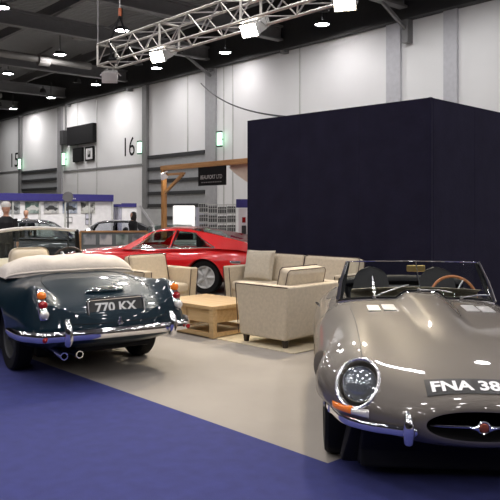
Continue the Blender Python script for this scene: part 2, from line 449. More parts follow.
    MB().tube([base(y, -.010) + Vector((-.02, 0, 0)) for y in Y], .007, 8).build('chrome_strip', M['chrome'], ws)
    for s in (1, -1):
        p = MB(); p.tube([base(s * .655), base(s * .655).lerp(top(s * .568), .5) + Vector((0, s * .012, 0)), top(s * .568)], [.022, .017, .012], 10)
        p.build('pillar', M['chrome'], ws)
        p = MB(); p.tube([base(s * .64) + Vector((.03, 0, 0)), top(s * .552) + Vector((.035, 0, -.01))], [.026, .012], 8)
        p.build('pillar_trim', M['black'], ws)
    for y in (.37, 0.02, -.33):
        wp = MB(); b0 = base(y, .006) + Vector((-.03, 0, .004)); e0 = base(y - .27, .02) + Vector((-.012, 0, .03))
        wp.tube([b0, b0.lerp(e0, .6) + Vector((-.008, 0, .01)), e0], .005, 6); wp.lathe([(.014, 0), (.014, .02), (.001, .024)], 12, Matrix.Translation(b0 - Vector((0, 0, .01))))
        wp.build('wiper', M['steel'], root)
    mr = MB(); mr.tube([base(0) + Vector((.03, 0, 0)), top(0) + Vector((.02, 0, 0))], .005, 8)
    mr = lab(mr.build('mirror_rod', M['chrome'], root), 'chrome rod holding the mirror')
    MB().box((2.33, 0, 1.075), (.022, .155, .055), .01, 3).build('rear_view_mirror', M['mirror_reflect'], mr)
    # cockpit
    d = MB(); d.grid(lambda a, b: (2.30 + b * .17, -.54 + 1.08 * a, .898 + .022 * math.sin(math.pi * a) - .05 * b * b), 20, 8); d.grid(lambda a, b: (2.47 + .01 * b, -.54 + 1.08 * a, .848 + .022 * math.sin(math.pi * a) - .22 * b), 20, 5)
    lab(d.build('dashboard', M['cream'], root), 'pale top of the dashboard')
    T = Matrix.Translation((2.56, -.36, .80)) @ Matrix.Rotation(R(-68), 4, 'Y')
    sw = MB(); sw.tube([(.195 * math.cos(t), .195 * math.sin(t), 0) for t in [2 * math.pi * i / 48 for i in range(48)]], .0125, 10, closed=True, T=T)
    sw = lab(sw.build('steering_wheel', wood('wheel_rim_wood', (.30, .10, .03), (.42, .17, .06)), root), 'wood-rimmed steering wheel')
    sp = MB()
    for a in (90, 210, 330): sp.tube([(0, 0, -.03), (.19 * math.cos(R(a)), .19 * math.sin(R(a)), 0)], .008, 6, T=T)
    sp.lathe([(.04, -.03), (.04, -.01), (.001, .0)], 20, T); sp.tube([(0, 0, -.03), (0, 0, -.3)], .022, 10, T=T); sp.build('spokes', M['steel'], sw)
    for s in (1, -1):
        y = s * .31
        b = MB(); b.tbox((2.62, 3.02, y - .23, y + .23), (2.60, 3.0, y - .24, y + .24), .33, .52, .05, 4)
        b = lab(b.build('seat', M['blackleather'], root), 'black leather bucket seat')
        k = MB()
        def fb(a, c):
            u = a * 2 - 1; zz = .42 + .60 * c; wd = .205 * (1 - .28 * sstep(.35, 1, c)) * (1 if c < .8 else max(.02, (1 - ((c - .8) / .2) ** 2.6)) ** .5)
            return (3.02 + .13 * c - .035 * u * u - .03 * (1 - u * u), y + u * wd, zz)
        def fr(a, c):
            p = fb(a, c); u = a * 2 - 1; return (p[0] + .10 * max(0, (1 - u ** 4)) ** .5 + .0, p[1], p[2])
        k.grid(fb, 17, 26); k.grid(fr, 17, 26)
        k.build('seat_back', M['blackleather'], b)
    rt = MB(); rt.tube([(3.30, -.60, .845), (3.36, -.3, .868), (3.38, 0, .874), (3.36, .3, .868), (3.30, .60, .845)], .05, 12, sx=1.5, up=(0, 0, 1))
    lab(rt.build('hood_cover', M['black'], root), 'folded dark hood behind the seats')
    for (x, s) in ((.90, 1), (.90, -1), (3.36, 1), (3.36, -1)): wheel(root, x, s * .725, .318, .165, 'wire')
    ut = MB().box((1.02, 0, .21), (1.30, 1.22, .26), .03, 2); ut.box((2.3, 0, .18), (2.2, 1.3, .16), .02, 2); ut.tbox((.50, .60, -.72, .72), (.34, .60, -.66, .66), .065, .345, .03, 2); ut.tbox((.46, .9, -.62, .62), (.26, .9, -.60, .60), .065, .34, .03, 2)  # black blocks added to darken the shaded space below the body
    lab(ut.build('underbody_shade', M['black'], root), 'black blocks added for the deep shade under the car')
    # chrome door handles, tail lamps and rear bumpers, for the sides and the back
    for s in (1, -1):
        l, n = hit(bvh, (3.05, s * 2, .66), (0, -s, 0)); MB().tube([l + n * .004, l + n * .025 + Vector((.04, 0, 0)), l + n * .004 + Vector((.11, 0, 0))], .008, 8).build('door_handle', M['chrome'], root)
        tl = MB(); l, n = hit(bvh, (6, s * .40, .52), (-1, 0, 0)); tl.box(l, (.06, .16, .06), .025, 4); tl.build('tail_light', M['redlens'], root)
        MB().tube([hit(bvh, (6, s * y, .45), (-1, 0, 0))[0] + Vector((.02, 0, 0)) for y in (.2, .3, .4, .5)], .022, 10).build('rear_bumper', M['chrome'], root)
    return root
make_roadster()
# ================================================================== teal convertible (left)
def make_convertible():
    root = empty('convertible_car', (-1.265, 6.50, 0), R(90 + 33),
                 'dark teal classic convertible seen from behind with 770 KX plate and cream hood cover', 'car')
    L = 4.45
    w = pchip([(0, .70), (.05, .745), (.15, .785), (.35, .81), (.7, .835), (1.2, .84), (2.5, .84), (3.5, .82), (4.1, .74), (4.35, .64), (L, .55)])
    zt = pchip([(0, .66), (.04, .70), (.10, .735), (.2, .775), (.35, .82), (.55, .865), (.8, .905), (1.1, .925), (1.6, .93), (2.3, .93), (2.6, .92), (3.3, .86), (4.0, .77), (4.3, .68), (L, .60)])
    zb = pchip([(0, .37), (.1, .33), (.4, .26), (.9, .19), (3.6, .19), (4.2, .27), (L, .35)])
    nt = pchip([(0, 3.4), (.3, 3.2), (.8, 3.0), (2.2, 3.0), (3.5, 2.7), (L, 2.4)])
    fin = pchip([(0, .15), (.06, .19), (.2, .165), (.45, .085), (.8, .02), (1.0, 0)])
    zc = .50
    def ring(x, t, k=1.0, xo=0.0):
        c, s = math.cos(t), math.sin(t); e = 2 / nt(x)
        y = w(x) * sgp(c, e)
        if s >= 0:
            z = zc + (zt(x) - zc) * abs(s) ** e
            z += fin(x) * gauss((abs(y) - .67) / .12) * sstep(.1, .55, s)
        else: z = zc - (zc - zb(x)) * abs(s) ** (2 / 2.5)
        y *= k; z = zc + (z - zc) * k
        sh = .10 * max(0, z - .52) / .3 * (1 - sstep(0, .6, x))          # the tail leans forward
        bow = .10 * (1 - min(1, (y / .75) ** 2)) * (1 - sstep(0, 1.0, x))  # and bows out in plan
        return (x + xo + sh - bow, y, z)
    ks = [.02, .15, .3, .45, .6, .72, .82, .89, .94, .97, .985, .995]
    def ring2(q, t):
        if q < 0: k = ks[int(round(q + len(ks)))]; return ring(0, t, k, -.045 * (1 - k ** 4) ** .5)
        if q > L: k = ks[len(ks) - int(round(q - L))]; return ring(L, t, k, .06 * (1 - k ** 3) ** .5)
        return ring(q, t)
    xs = [i - len(ks) for i in range(len(ks))] + [0, .01, .02, .035] + [.05 + .0275 * i for i in range(160)] + [L] + [L + i for i in range(1, len(ks) + 1)]
    mb = MB(); loft(mb, xs, ring2, 160); bvh = bvh_of(mb)
    mats = [M['teal'], M['black'], M['cream']]
    body = mb.build('body', None, mats=mats)
    cut = []
    for (x, s) in ((.92, 1), (.92, -1), (3.41, 1), (3.41, -1)): cut.append(arch_cutter(x, s * .90, .355, .40, mats))
    q = MB(); q.box((1.98, 0, .95), (1.15, 1.24, 1.0), .1, 4); q.mi = [2] * len(q.f); cut.append(q.build('cut', None, mats=mats))
    boolean(body, cut); body.parent = root
    def back(y, z, off=0.0):
        l, n = hit(bvh, (-2, y, z), (1, 0, 0)); return l + n * off
    def backn(y, z): return hit(bvh, (-2, y, z), (1, 0, 0))
    ut = MB().box((2.45, 0, .22), (3.4, 1.0, .2), .03, 2); ut.box((.45, 0, .30), (.6, .9, .10), .03, 2); ut.box((2.15, 0, .2), (1.6, 1.4, .16), .03)  # added black boxes deepen the shade beneath and stop the see-through
    lab(ut.build('underbody_shade', M['black'], root), 'black blocks added for the deep shade under the car')
    # boot lid seam
    sm = []
    for i in range(48):
        t = math.pi * 2 * i / 48
        y = .50 * sgp(math.cos(t), .5); zz = sgp(math.sin(t), .5)
        if zz < .15: p = back(y, .60 + .05 * zz, .0006)
        else:
            l, n = hit(bvh, (.10 + .92 * (zz - .15) / .85, y, 3), (0, 0, -1)); p = l + n * .0006
        sm.append(p)
    MB().tube(sm, .003, 6, closed=True).build('boot_seam', M['black'], root)
    # tail lamps
    for s in (1, -1):
        y = s * .648
        zs = (.803, .725, .647)
        pa, pb_ = back(y, .62, .006), back(y, .80, .006)
        def lp_(z): return pa.lerp(pb_, (z - .62) / .18)
        pts = [lp_(z) for z in (.855, .845, .82, .72, .63, .60, .59)]
        bs = MB(); bs.tube([p for p in pts], [.012, .034, .044, .044, .044, .034, .012], 16, sx=1.0, up=(0, 1, 0))
        bs = lab(bs.build('tail_light', M['chrome'], root), 'upright three-lens tail lamp on chrome base')
        for z, m, nm, r in ((zs[0], 'amber', 'amber_lens', .040), (zs[1], 'redlens', 'red_lens', .038), (zs[2], 'clearlens', 'reversing_lens', .039)):
            l = lp_(z); n = Vector((-1, s * .12, .12)).normalized()
            T = frame_of(n.orthogonal(), n.cross(n.orthogonal()), l + n * .026)
            if T.to_3x3().col[2].dot(n) < 0: T = T @ Matrix.Rotation(math.pi, 4, 'X')
            MB().lathe([(r, 0), (r * 1.02, .012), (r * .92, .030), (r * .6, .044), (.001, .05)], 24, T).build(nm, M[m], bs)
    # bumper
    bp = []
    for i in range(41):
        y = -.70 + 1.40 * i / 40; p = back(y, .475, 0); bp.append(Vector((p.x - .075, y * 1.03, .475 - .012 * (abs(y) / .7) ** 2)))
    for s, fn in ((-1, lambda l: bp.insert(0, l)), (1, lambda l: bp.append(l))):
        for x, o in ((.06, .055), (.16, .05), (.32, .04), (.46, .03)):
            l, n = hit(bvh, (x, s * 2, .465), (0, -s, 0)); fn(Vector((x, l.y + s * o, .462)))
    bmp = MB().tube(bp, [.03] + [.046] * (len(bp) - 2) + [.03], 14, sx=.55, up=(0, 0, 1))
    bmp = lab(bmp.build('rear_bumper', M['chrome'], root), 'full-width chrome rear bumper')
    for s in (1, -1):
        y = s * .50; x = back(y, .475).x - .09
        MB().tube([(x + .02, y, .405), (x - .02, y, .41), (x - .045, y, .45), (x - .045, y, .51), (x - .03, y, .565), (x + .0, y, .60), (x + .03, y, .61)], [.018, .032, .038, .036, .032, .026, .012], 14, up=(0, 1, 0)).build('overrider', M['chrome'], bmp)
        xr = back(s * .665, .475).x - .125
        T = Matrix.Translation((xr, s * .69, .452)) @ Matrix.Rotation(R(-90), 4, 'Y')
        MB().lathe([(.020, -.01), (.022, .004), (.014, .012), (.001, .015)], 16, T).build('reflector', M['redlens'], bmp)
    # plate
    l, n = backn(0, .675); n = Vector((-1, 0, .28)).normalized()
    T = frame_of((0, -1, 0), Vector((0, -1, 0)).cross(n) * -1, l + n * .022)
    if T.to_3x3().col[2].dot(n) < 0: T = T @ Matrix.Rotation(math.pi, 4, 'X')
    if T.to_3x3().col[1].z < 0: T = T @ Matrix.Rotation(math.pi, 4, 'Z')
    pl = MB().box((0, 0, 0), (.53, .14, .012), .004, 2, T=T)
    pl = lab(pl.build('number_plate', M['plate'], root), 'black plate with silver 770 KX in a chrome frame')
    fr = MB()
    hwid, hhei = .272, .077
    cs = [(hwid - .02, hhei), (hwid, hhei - .02), (hwid, -hhei + .02), (hwid - .02, -hhei), (-hwid + .02, -hhei), (-hwid, -hhei + .02), (-hwid, hhei - .02), (-hwid + .02, hhei)]
    fr.tube([(a, b, .004) for a, b in cs], .013, 10, closed=True, T=T); fr.build('plate_frame', M['chrome'], pl)
    vs, fs, tw, th = text_mesh('770 KX', .1, .003)
    MB().add([T @ Vector((v.x / tw * .40, v.y / th * .088, .0085)) for v in vs], fs).build('lettering', M['greyletters'], pl, smooth=False)
    # boot handle with lamp hood, lock button
    bh = MB(); pts = []
    for y in (-.19, -.15, -.08, 0, .08, .15, .19):
        p, n = hit(bvh, (.23, y, 3), (0, 0, -1)); pts.append(p + n * (.02 if abs(y) < .16 else .004))
    bh.tube(pts, [.008, .018, .024, .026, .024, .018, .008], 12, sx=1.2, up=(0, 0, 1))
    p, n = hit(bvh, (.225, 0, 3), (0, 0, -1)); bh.box(p + n * .03, (.05, .14, .035), .012, 3)
    lab(bh.build('boot_handle', M['chrome'], root), 'chrome boot handle with plate lamp')
    p, n = backn(0, .545); T = Matrix.Translation(p) @ Matrix.Rotation(R(-90), 4, 'Y')
    lk = MB().lathe([(.026, 0), (.026, .02), (.02, .03), (.001, .034)], 16, T); lk.box(p + Vector((-.02, 0, .035)), (.02, .02, .04), .006)
    lk.build('boot_lock', M['chrome'], root)
    # exhausts
    for y in (.50, .36):
        ex = MB(); T = Matrix.Translation((-.0, y, .285)) @ Matrix.Rotation(R(90), 4, 'Y')
        ex.lathe([(.026, -.10), (.034, -.10), (.034, .5), (.026, .5), (.026, -.10)], 20, T, cap=False)
        lab(ex.build('exhaust_pipe', M['chrome'], root), 'chrome exhaust tip')
    # folded hood under a cream cover
    def cov(a, b):
        t = math.pi * b; y = -.70 + 1.40 * a
        e = (max(0, 1 - abs(a * 2 - 1) ** 5)) ** .5
        x0 = 1.00 + .16 * (y / .7) ** 2; x1 = 1.58
        x = (x0 + x1) / 2 - (x1 - x0) / 2 * sgp(math.cos(t), .8)
        z = .895 + (.195 + .006 * math.sin(a * 19) + .004 * math.sin(a * 43 + b * 6)) * (math.sin(t) ** .6) * e - .02 * (y / .7) ** 2
        return (x, y, z)
    cv = MB().grid(cov, 61, 22)
    cv = lab(cv.build('hood_cover', M['canvas'], root), 'cream canvas cover over the folded hood')
    fl = MB(); fl.tube([cov(i / 40, .03) for i in range(41)], .012, 8); fl.build('cover_piping', M['canvas'], cv)
    # windscreen, dash, wheel, seats
    def wb(y): 
        l, n = hit(bvh, (2.94 - .30 * (abs(y) / .64) ** 2.2, y, 3), (0, 0, -1)); return l + Vector((0, 0, .01))
    def wt(y): return Vector((2.60 - .22 * (abs(y) / .54) ** 2.2, y, 1.345 - .04 * (abs(y) / .54) ** 2))
    Y = [-.60 + 1.20 * i / 36 for i in range(37)]
    ws = MB().grid(lambda a, b: wb(-.60 + 1.20 * a).lerp(wt((-.60 + 1.20 * a) * .80), b), 37, 8).build('windscreen', M['autoglass'], root)
    MB().tube([wt(y * .80) for y in Y], .024, 10, sx=.8).build('frame_rail', pm('pale_frame', (.72, .70, .68), .35, .2), ws)
    MB().tube([wb(y) for y in Y], .014, 8).build('frame_base', M['chrome'], ws)
    for s in (1, -1): MB().tube([wb(s * .60), wt(s * .485)], [.032, .026], 10).build('pillar', M['black'], ws)
    ds = MB().grid(lambda a, b: (2.56 + .25 * b, -.60 + 1.2 * a, .985 - .10 * (1 - b) ** 3 + .03 * math.sin(math.pi * a) ** .5 - .04 * b), 30, 8)
    ds.grid(lambda a, b: (2.56 + .0 * b, -.60 + 1.2 * a, .885 + .03 * math.sin(math.pi * a) ** .5 - .25 * b), 30, 5)
    lab(ds.build('dashboard', M['cream'], root), 'cream dashboard behind the windscreen')
    T = Matrix.Translation((2.34, -.34, .93)) @ Matrix.Rotation(R(65), 4, 'Y')
    sw = MB().tube([(.20 * math.cos(t), .20 * math.sin(t), 0) for t in [2 * math.pi * i / 40 for i in range(40)]], .012, 8, closed=True, T=T)
    sw = lab(sw.build('steering_wheel', M['darkwood'], root), 'dark wooden steering wheel')
    sp = MB()
    for a in (0, 120, 240): sp.tube([(0, 0, .02), (.19 * math.cos(R(a)), .19 * math.sin(R(a)), 0)], .009, 6, T=T)
    sp.tube([(0, 0, 0), (0, 0, .25)], .02, 8, T=T); sp.build('spokes', M['steel'], sw)
    for s in (1, -1):
        st = MB().tbox((1.75, 2.25, s * .33 - .25, s * .33 + .25), (1.73, 2.25, s * .33 - .25, s * .33 + .25), .36, .56, .05)
        st = st.build('seat', M['cream'], root)
        MB().tbox((1.62, 1.80, s * .33 - .25, s * .33 + .25), (1.55, 1.66, s * .33 - .21, s * .33 + .21), .45, 1.16 if s > 0 else 1.06, .08, 5).build('seat_back', M['cream'], st)
    for (x, s) in ((.92, 1), (.92, -1), (3.41, 1), (3.41, -1)): wheel(root, x, s * .645, .335, .175, 'wire', M['darkgrey'])  # dark rim colour stands for chrome wire wheels lying in shade
    for s in (1, -1):
        l, n = hit(bvh, (6, s * .58, .62), (-1, 0, 0)); T = Matrix.Translation(l) @ Matrix.Rotation(R(90), 4, 'Y')
        h = MB().lathe([(.10, -.08), (.105, .0), (.09, .012)], 28, T, cap=False).build('headlight', M['chrome'], root)
        MB().lathe([(.092, .005), (.06, .02), (.001, .03)], 28, T, cap=False).build('headlight_lens', M['clearlens'], h)
    MB().tube([(L + .10, -.6, .46), (L + .13, -.3, .46), (L + .14, 0, .46), (L + .13, .3, .46), (L + .10, .6, .46)], .04, 12, sx=.6, up=(0, 0, 1)).build('front_bumper', M['chrome'], root)
    return root
make_convertible()
# ================================================================== seating group, table, rug
def make_seat(name, label, cat, loc, rz, W, n, fabric, group=None, pillows=True):
    root = empty(name, loc, rz, label, cat, group)          # faces -y, y = 0 front, .85 back
    D, AW, H = .85, .15, .715
    b = MB().box((0, .44, .235), (W - .12, .74, .25), .03, 3); b.build('seat_frame', fabric, root)
    for s in (-1, 1):
        x0, x1 = sorted((s * W / 2, s * (W / 2 - AW))); o = s * .025
        xi0, xi1 = (x0 - o if s < 0 else x0, x1 - o if s > 0 else x1)
        a = MB().tbox((xi0, xi1, .06, D - .07), (x0, x1, 0, D), .10, H, .022, 3).build('arm', fabric, root)
        xs = s * W / 2 * .998
        p = MB().tube([(xs, .012, H - .012), (xs, D - .01, H - .012)], .0065, 6)
        p.tube([(x0 + .01, -.0, H - .02), (x0 + .01, .055, .12)], .006, 6); p.tube([(x1 - .01, -.0, H - .02), (x1 - .01, .055, .12)], .006, 6)
        lab(p.build('piping', M['piping'], a), 'dark piping along the arm edge')
    MB().tbox((-W / 2 + .03, W / 2 - .03, D - .19, D - .065), (-W / 2 + .005, W / 2 - .005, D - .16, D + .004), .10, H - .006, .022, 3).build('back_panel', fabric, root)
    wi = W - 2 * AW - .01; cw = wi / n
    for i in range(n):
        cx = -wi / 2 + cw * (i + .5)
        MB().box((cx, .345, .425), (cw - .01, .66, .15), .055, 5).build('seat_cushion', fabric, root)
        T = Matrix.Translation((cx, .60, .682)) @ Matrix.Rotation(R(76), 4, 'X')
        c = MB().box((0, 0, 0), (cw - .005, .44, .17), .06, 5, T=T)
        c = c.build('back_cushion', fabric, root)
        h2, w2 = .218, (cw - .005) / 2 - .002
        pp = [(a, d, .062) for a, d in ((-w2 + .03, h2), (w2 - .03, h2), (w2, h2 - .03), (w2, -h2 + .03), (w2 - .03, -h2), (-w2 + .03, -h2), (-w2, -h2 + .03), (-w2, h2 - .03))]
        q = MB().tube(pp, .0055, 6, closed=True, T=T); q.tube([(a, d, -.062) for a, d, _ in pp], .0055, 6, closed=True, T=T)
        lab(q.build('piping', M['piping'], c), 'dark piping round the cushion')
    for sx in (-1, 1):
        for y in (.11, D - .12):
            MB().tbox((sx * (W / 2 - .09) - .022, sx * (W / 2 - .09) + .022, y - .022, y + .022), (sx * (W / 2 - .09) - .032, sx * (W / 2 - .09) + .032, y - .032, y + .032), .012, .115, .004).build('leg', M['darkwood'], root)
    return root

S2 = math.sqrt(.5)
make_seat('sofa', 'long beige sofa with two back cushions in front of the dark navy wall', 'sofa', (.395, 9.90, 0), R(-45), 2.30, 2, M['linen'])
make_seat('armchair', 'beige armchair turned away from the camera, close beside the grey car', 'armchair', (.172, 8.70, 0), R(-135), 1.0, 1, M['linen'])
make_seat('armchair', 'cream armchair beyond the teal car, between the car and the coffee table', 'armchair', (-1.12, 10.05, 0), R(45), 1.0, 1, M['creamlinen'])
# loose cushion standing on the sofa, at its far end
T = Matrix.Rotation(R(74), 4, 'X')
cu = empty('throw_pillow', (.14, 10.66, .725), R(-30), 'square beige scatter cushion standing at the far left end of the sofa', 'cushion')
MB().pillow(.50, .48, .18, T).build('pillow_cover', M['cushion'], cu)
h2 = .235
MB().tube([T @ Vector(p) for p in ((-.242, h2, 0), (0, .225, 0), (.242, h2, 0), (.234, 0, 0), (.242, -h2, 0), (0, -.225, 0), (-.242, -h2, 0), (-.234, 0, 0))], .006, 6, closed=True).build('piping', M['cushion'], cu)

# coffee table: drawers on the near-left side, open frame on the right
def coffee_table():
    root = empty('coffee_table', (-.53, 9.13, 0), R(-45), 'low square pale oak coffee table with drawers between the armchairs and sofa', 'table')
    lx, ly, h = 1.07, .84, .40
    MB().box((0, 0, h - .02), (lx, ly, .04), .004, 2).build('tabletop', M['oak'], root)
    for sx in (-1, 1):
        for sy in (-1, 1): MB().box((sx * (lx / 2 - .04), sy * (ly / 2 - .04), .185), (.07, .07, h - .052), .004, 2).build('leg', M['oak'], root)
    MB().box((0, 0, .275), (lx - .16, ly - .12, .19), .003, 2).build('drawer_case', M['oak'], root)
    for sy in (-1, 1):
        for sx in (-1, 1): MB().box((sx * .235, sy * (ly / 2 - .05), .275), (.45, .022, .182), .003, 2).build('drawer', M['oak'], root)
    for sy in (-1, 1): MB().box((0, sy * (ly / 2 - .04), .045), (lx - .15, .04, .05), .003, 2).build('stretcher', M['oak'], root)
    for sx in (-1, 1): MB().box((sx * (lx / 2 - .04), 0, .045), (.04, ly - .15, .05), .003, 2).build('stretcher', M['oak'], root)
coffee_table()
rug = MB().box((0, 0, .005), (2.9, 2.15, .01), .003, 2)
rug = tag(rug.build('rug', pm('cream_rug', (.60, .52, .36), .95, bump=.4, bscale=180, vscale=20)), 'cream rug under the coffee table and armchairs', 'rug')
rug.rotation_euler = (0, 0, R(-45)); rug.location = (.48 - S2 * 1.45 + S2 * 1.075, 7.62 + S2 * 1.45 + S2 * 1.075, 0)

# big navy exhibition wall block
BC = Vector((2.45, 9.50, 0))
def booth():
    root = empty('display_block', BC, R(45), 'tall dark navy cloth-covered exhibition block behind the sofa and grey car', 'display wall')
    # local x runs along the right face (away), local y along the left face (away)
    a, b, h, t = 3.6, 3.53, 3.10, .08
    def panelrow(n, ln, mk, nm):
        for i in range(n): mk(i, ln / n)
    for i in range(3):
        MB().box((t / 2, b / 3 * (i + .5), h / 2), (t, b / 3 - .002, h), .004, 2).build('wall_panel', M['navy'], root)
    for i in range(3):
        MB().box((.08 + (a - .08) / 3 * (i + .5), t / 2, h / 2), ((a - .08) / 3 - .002, t, h), .004, 2).build('wall_panel', M['navy'], root)
    MB().box((.004, .004, h / 2), (.05, .05, h), .006, 2).build('corner_post', M['navy'], root)
    MB().box((a / 2, b - t / 2, h / 2), (a, t, h), .004).build('rear_panel', M['navy'], root)
    MB().box((a - t / 2, b / 2, h / 2), (t, b - 2 * t - .01, h), .004).build('rear_panel', M['navy'], root)
    return root
booth()
# thin stay wire from the block up to the hall wall is built with the hall

# blue carpet in front
d = Vector((.675, -.737, 0)); p0 = G(90, 380); nrm = Vector((-d.y, d.x, 0)) * -1
cv = MB(); A = p0 - d * 9; B = p0 + d * 14
cv.box((0, 0, .0015), (23, 16, .003))
bl = tag(cv.build('blue_carpet', pm('blue_carpet', (.028, .034, .160), .95, bump=.5, bscale=240, var=.12, vscale=9), smooth=False), 'royal blue carpet along the front, under both car noses and tails', 'carpet')
ang = math.atan2(d.y, d.x); bl.rotation_euler = (0, 0, ang); mid = (A + B) / 2; side = nrm if nrm.y < 0 else -nrm
bl.location = mid + side * 8
# its return leg on the right, under the nose of the grey car: the grey carpet ends in a corner there
kc = G(327, 464); d2 = Vector((.737, .675, 0)); m2 = MB()
m2.box((0, 0, 0), (7.0, 6.0, .003)); T2 = Matrix(((d2.x, -d2.y, 0, 0), (d2.y, d2.x, 0, 0), (0, 0, 1, 0), (0, 0, 0, 1)))
wp_ = kc + d2 * 3.5 + Vector((d2.y, -d2.x, 0)) * 3.0
Q = bl.matrix_basis.inverted() @ Matrix.Translation((wp_.x, wp_.y, .0016)) @ T2
q2 = bmesh.new(); q2.from_mesh(bl.data); o_ = [q2.verts.new(Q @ Vector(v)) for v in m2.v]
for f in m2.f: q2.faces.new([o_[i] for i in f])
q2.to_mesh(bl.data); q2.free()
# ================================================================== hall shell
E1 = Vector((-.656, .755, 0)); E2 = Vector((.755, .656, 0)); DW = 20.0
def W(s, d, h=0): return E1 * s + E2 * d + Vector((0, 0, h))
HROT = math.atan2(E1.y, E1.x)                       # local x = along the wall (receding), local -y = towards wall
def wallpt(px, py, DW=DW):                                 # where the view ray meets the long wall -> (s, h)
    r = Vector(((px - 250) / F, 1, 0)); d = DW / r.dot(E2); p = r * d
    return p.dot(E1), hh(py, d)
def struct(o): return tag(o, kind='structure')
def hbox(mb, s0, s1, d0, d1, z0, z1, r=0):          # box in hall coordinates
    T = Matrix((( E1.x, E2.x, 0, 0), (E1.y, E2.y, 0, 0), (0, 0, 1, 0), (0, 0, 0, 1)))
    return mb.box(((s0 + s1) / 2, (d0 + d1) / 2, (z0 + z1) / 2), (abs(s1 - s0), abs(d1 - d0), abs(z1 - z0)), r, 2, T=T)
WH = 8.1; SL, SR, DB, ZC = 72, -34, -26, 10.6
fl = pm('grey_carpet', (.335, .305, .265), .95, bump=.4, bscale=200, var=.07, vscale=1.2)
struct(hbox(MB(), SL, SR, DB, DW + .3, -.2, 0).build('floor', fl, smooth=False))
wm = pm('wall_white', (.80, .80, .80), .8, var=.03, vscale=.5)
struct(hbox(MB(), SL, SR, DW, DW + .3, 0, ZC).build('wall_back', wm, smooth=False))
dk = pm('wall_dim', (.10, .10, .11), .9)
struct(hbox(MB(), SL, SL + .3, DB, DW, 0, ZC).build('wall_left', dk, smooth=False))
struct(hbox(MB(), SR - .3, SR, DB, DW, 0, ZC).build('wall_right', dk, smooth=False))
struct(hbox(MB(), SL, SR, DB - .3, DB, 0, ZC).build('wall_front', dk, smooth=False))
# roof: dark ribbed sheet
cm = pm('roof_sheet', (.34, .34, .345), .7); nt = cm.node_tree
tc = nt.nodes.new('ShaderNodeTexCoord'); mp = nt.nodes.new('ShaderNodeMapping'); mp.inputs['Rotation'].default_value = (0, 0, -HROT)
wv = nt.nodes.new('ShaderNodeTexWave'); wv.inputs['Scale'].default_value = 1.3; bp = nt.nodes.new('ShaderNodeBump'); bp.inputs['Strength'].default_value = .9; bp.inputs['Distance'].default_value = .15
nt.links.new(tc.outputs['Object'], mp.inputs[0]); nt.links.new(mp.outputs[0], wv.inputs['Vector']); nt.links.new(wv.outputs['Fac'], bp.inputs['Height']); nt.links.new(bp.outputs[0], nt.nodes['Principled BSDF'].inputs['Normal'])
struct(hbox(MB(), SL, SR, DB, DW, ZC, ZC + .2).build('ceiling', cm, smooth=False))
TN = [0]
def trim(mb, m, label=None):
    TN[0] += 1; return struct(mb.build('trim_%d' % TN[0], m, smooth=False))
# dark band along the head of the wall
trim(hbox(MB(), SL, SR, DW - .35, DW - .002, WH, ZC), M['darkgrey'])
# main beams across the hall (with bracing under the sheet) and purlins along it
sb = []
for py in (8, 38, 65, 87, 100):
    p = P(0, py, 8.5); sb.append(p.dot(E1))
step = (sb[2] - sb[1])
ka, kb, kc_ = wallpt(410, 25)[0], wallpt(287, 55)[0], wallpt(214, 74)[0]
beams = [ka - 22.5, ka - 15, ka - 7.5, ka, kb, kc_] + [kc_ + 7.2 * k for k in range(1, 6)]
print('beams', ka, kb, kc_, sb)
for i, s in enumerate(beams):
    m = MB()
    hbox(m, s - .16, s + .16, DB, DW - .36, 8.45, 8.53); hbox(m, s - .16, s + .16, DB, DW - .36, 8.98, 9.06); hbox(m, s - .03, s + .03, DB, DW - .36, 8.53, 8.98)
    trim(m, M['beam'])
    m = MB()                                        # knee bracket at the wall
    if s in (ka, kc_): m.tube([W(s, DW - .2, 7.75), W(s, DW - 1.6, 8.5)], .075, 4)
    hbox(m, s - .12, s + .12, DW - .3, DW - .003, 7.3 if i == 3 else 7.98, WH)
    trim(m, M['beam'])
    m = MB()
    for k in range(9):
        d0 = DB + 5 * k + .5
        m.tube([W(s, d0, 9.04), W(s + 3.4, d0 + 2.5, 10.5)], .05, 4); m.tube([W(s, d0 + 2.5, 9.04), W(s - 3.4, d0 + 4.5, 10.5)], .05, 4)
    trim(m, M['beam'])
for k in range(9):
    d0 = DB + 2 + k * 5.2
    trim(hbox(MB(), SL, SR, d0 - .08, d0 + .08, 9.35, 9.75), M['beam'])
# pale service ducts hung below the beams
for s, z, r in ((sb[1] + 1.1, 8.15, .16), (sb[3] + .5, 8.1, .14), (sb[0] + 2, 8.6, .10)):
    m = MB(); m.tube([W(s, DB + 1, z), W(s, DW - 4.5, z)], r, 12)
    for k in range(11): m.tube([W(s, DB + 3 + 3.6 * k, z - .05), W(s, DB + 3.5 + 3.6 * k, z - .05)], r * 1.5, 12)
    trim(m, M['duct'])
# pilasters on the long wall
for px, wd, col in ((21.5, .35, 'grey'), (61, .55, 'lightgrey'), (147, .42, 'grey'), (212, .75, 'lightgrey'), (395, .6, 'lightgrey'), (452, .5, 'lightgrey'), (-40, .5, 'grey')):
    s, _ = wallpt(px, 150)
    m = MB(); hbox(m, s - wd / 2, s + wd / 2, DW - (.18 if col == 'grey' else .12), DW - .003, 0, WH)
    trim(m, {'grey': M['grey'], 'lightgrey': pm('pilaster_grey', (.36, .36, .37) if px < 300 else (.52, .52, .55), .7)}[col])
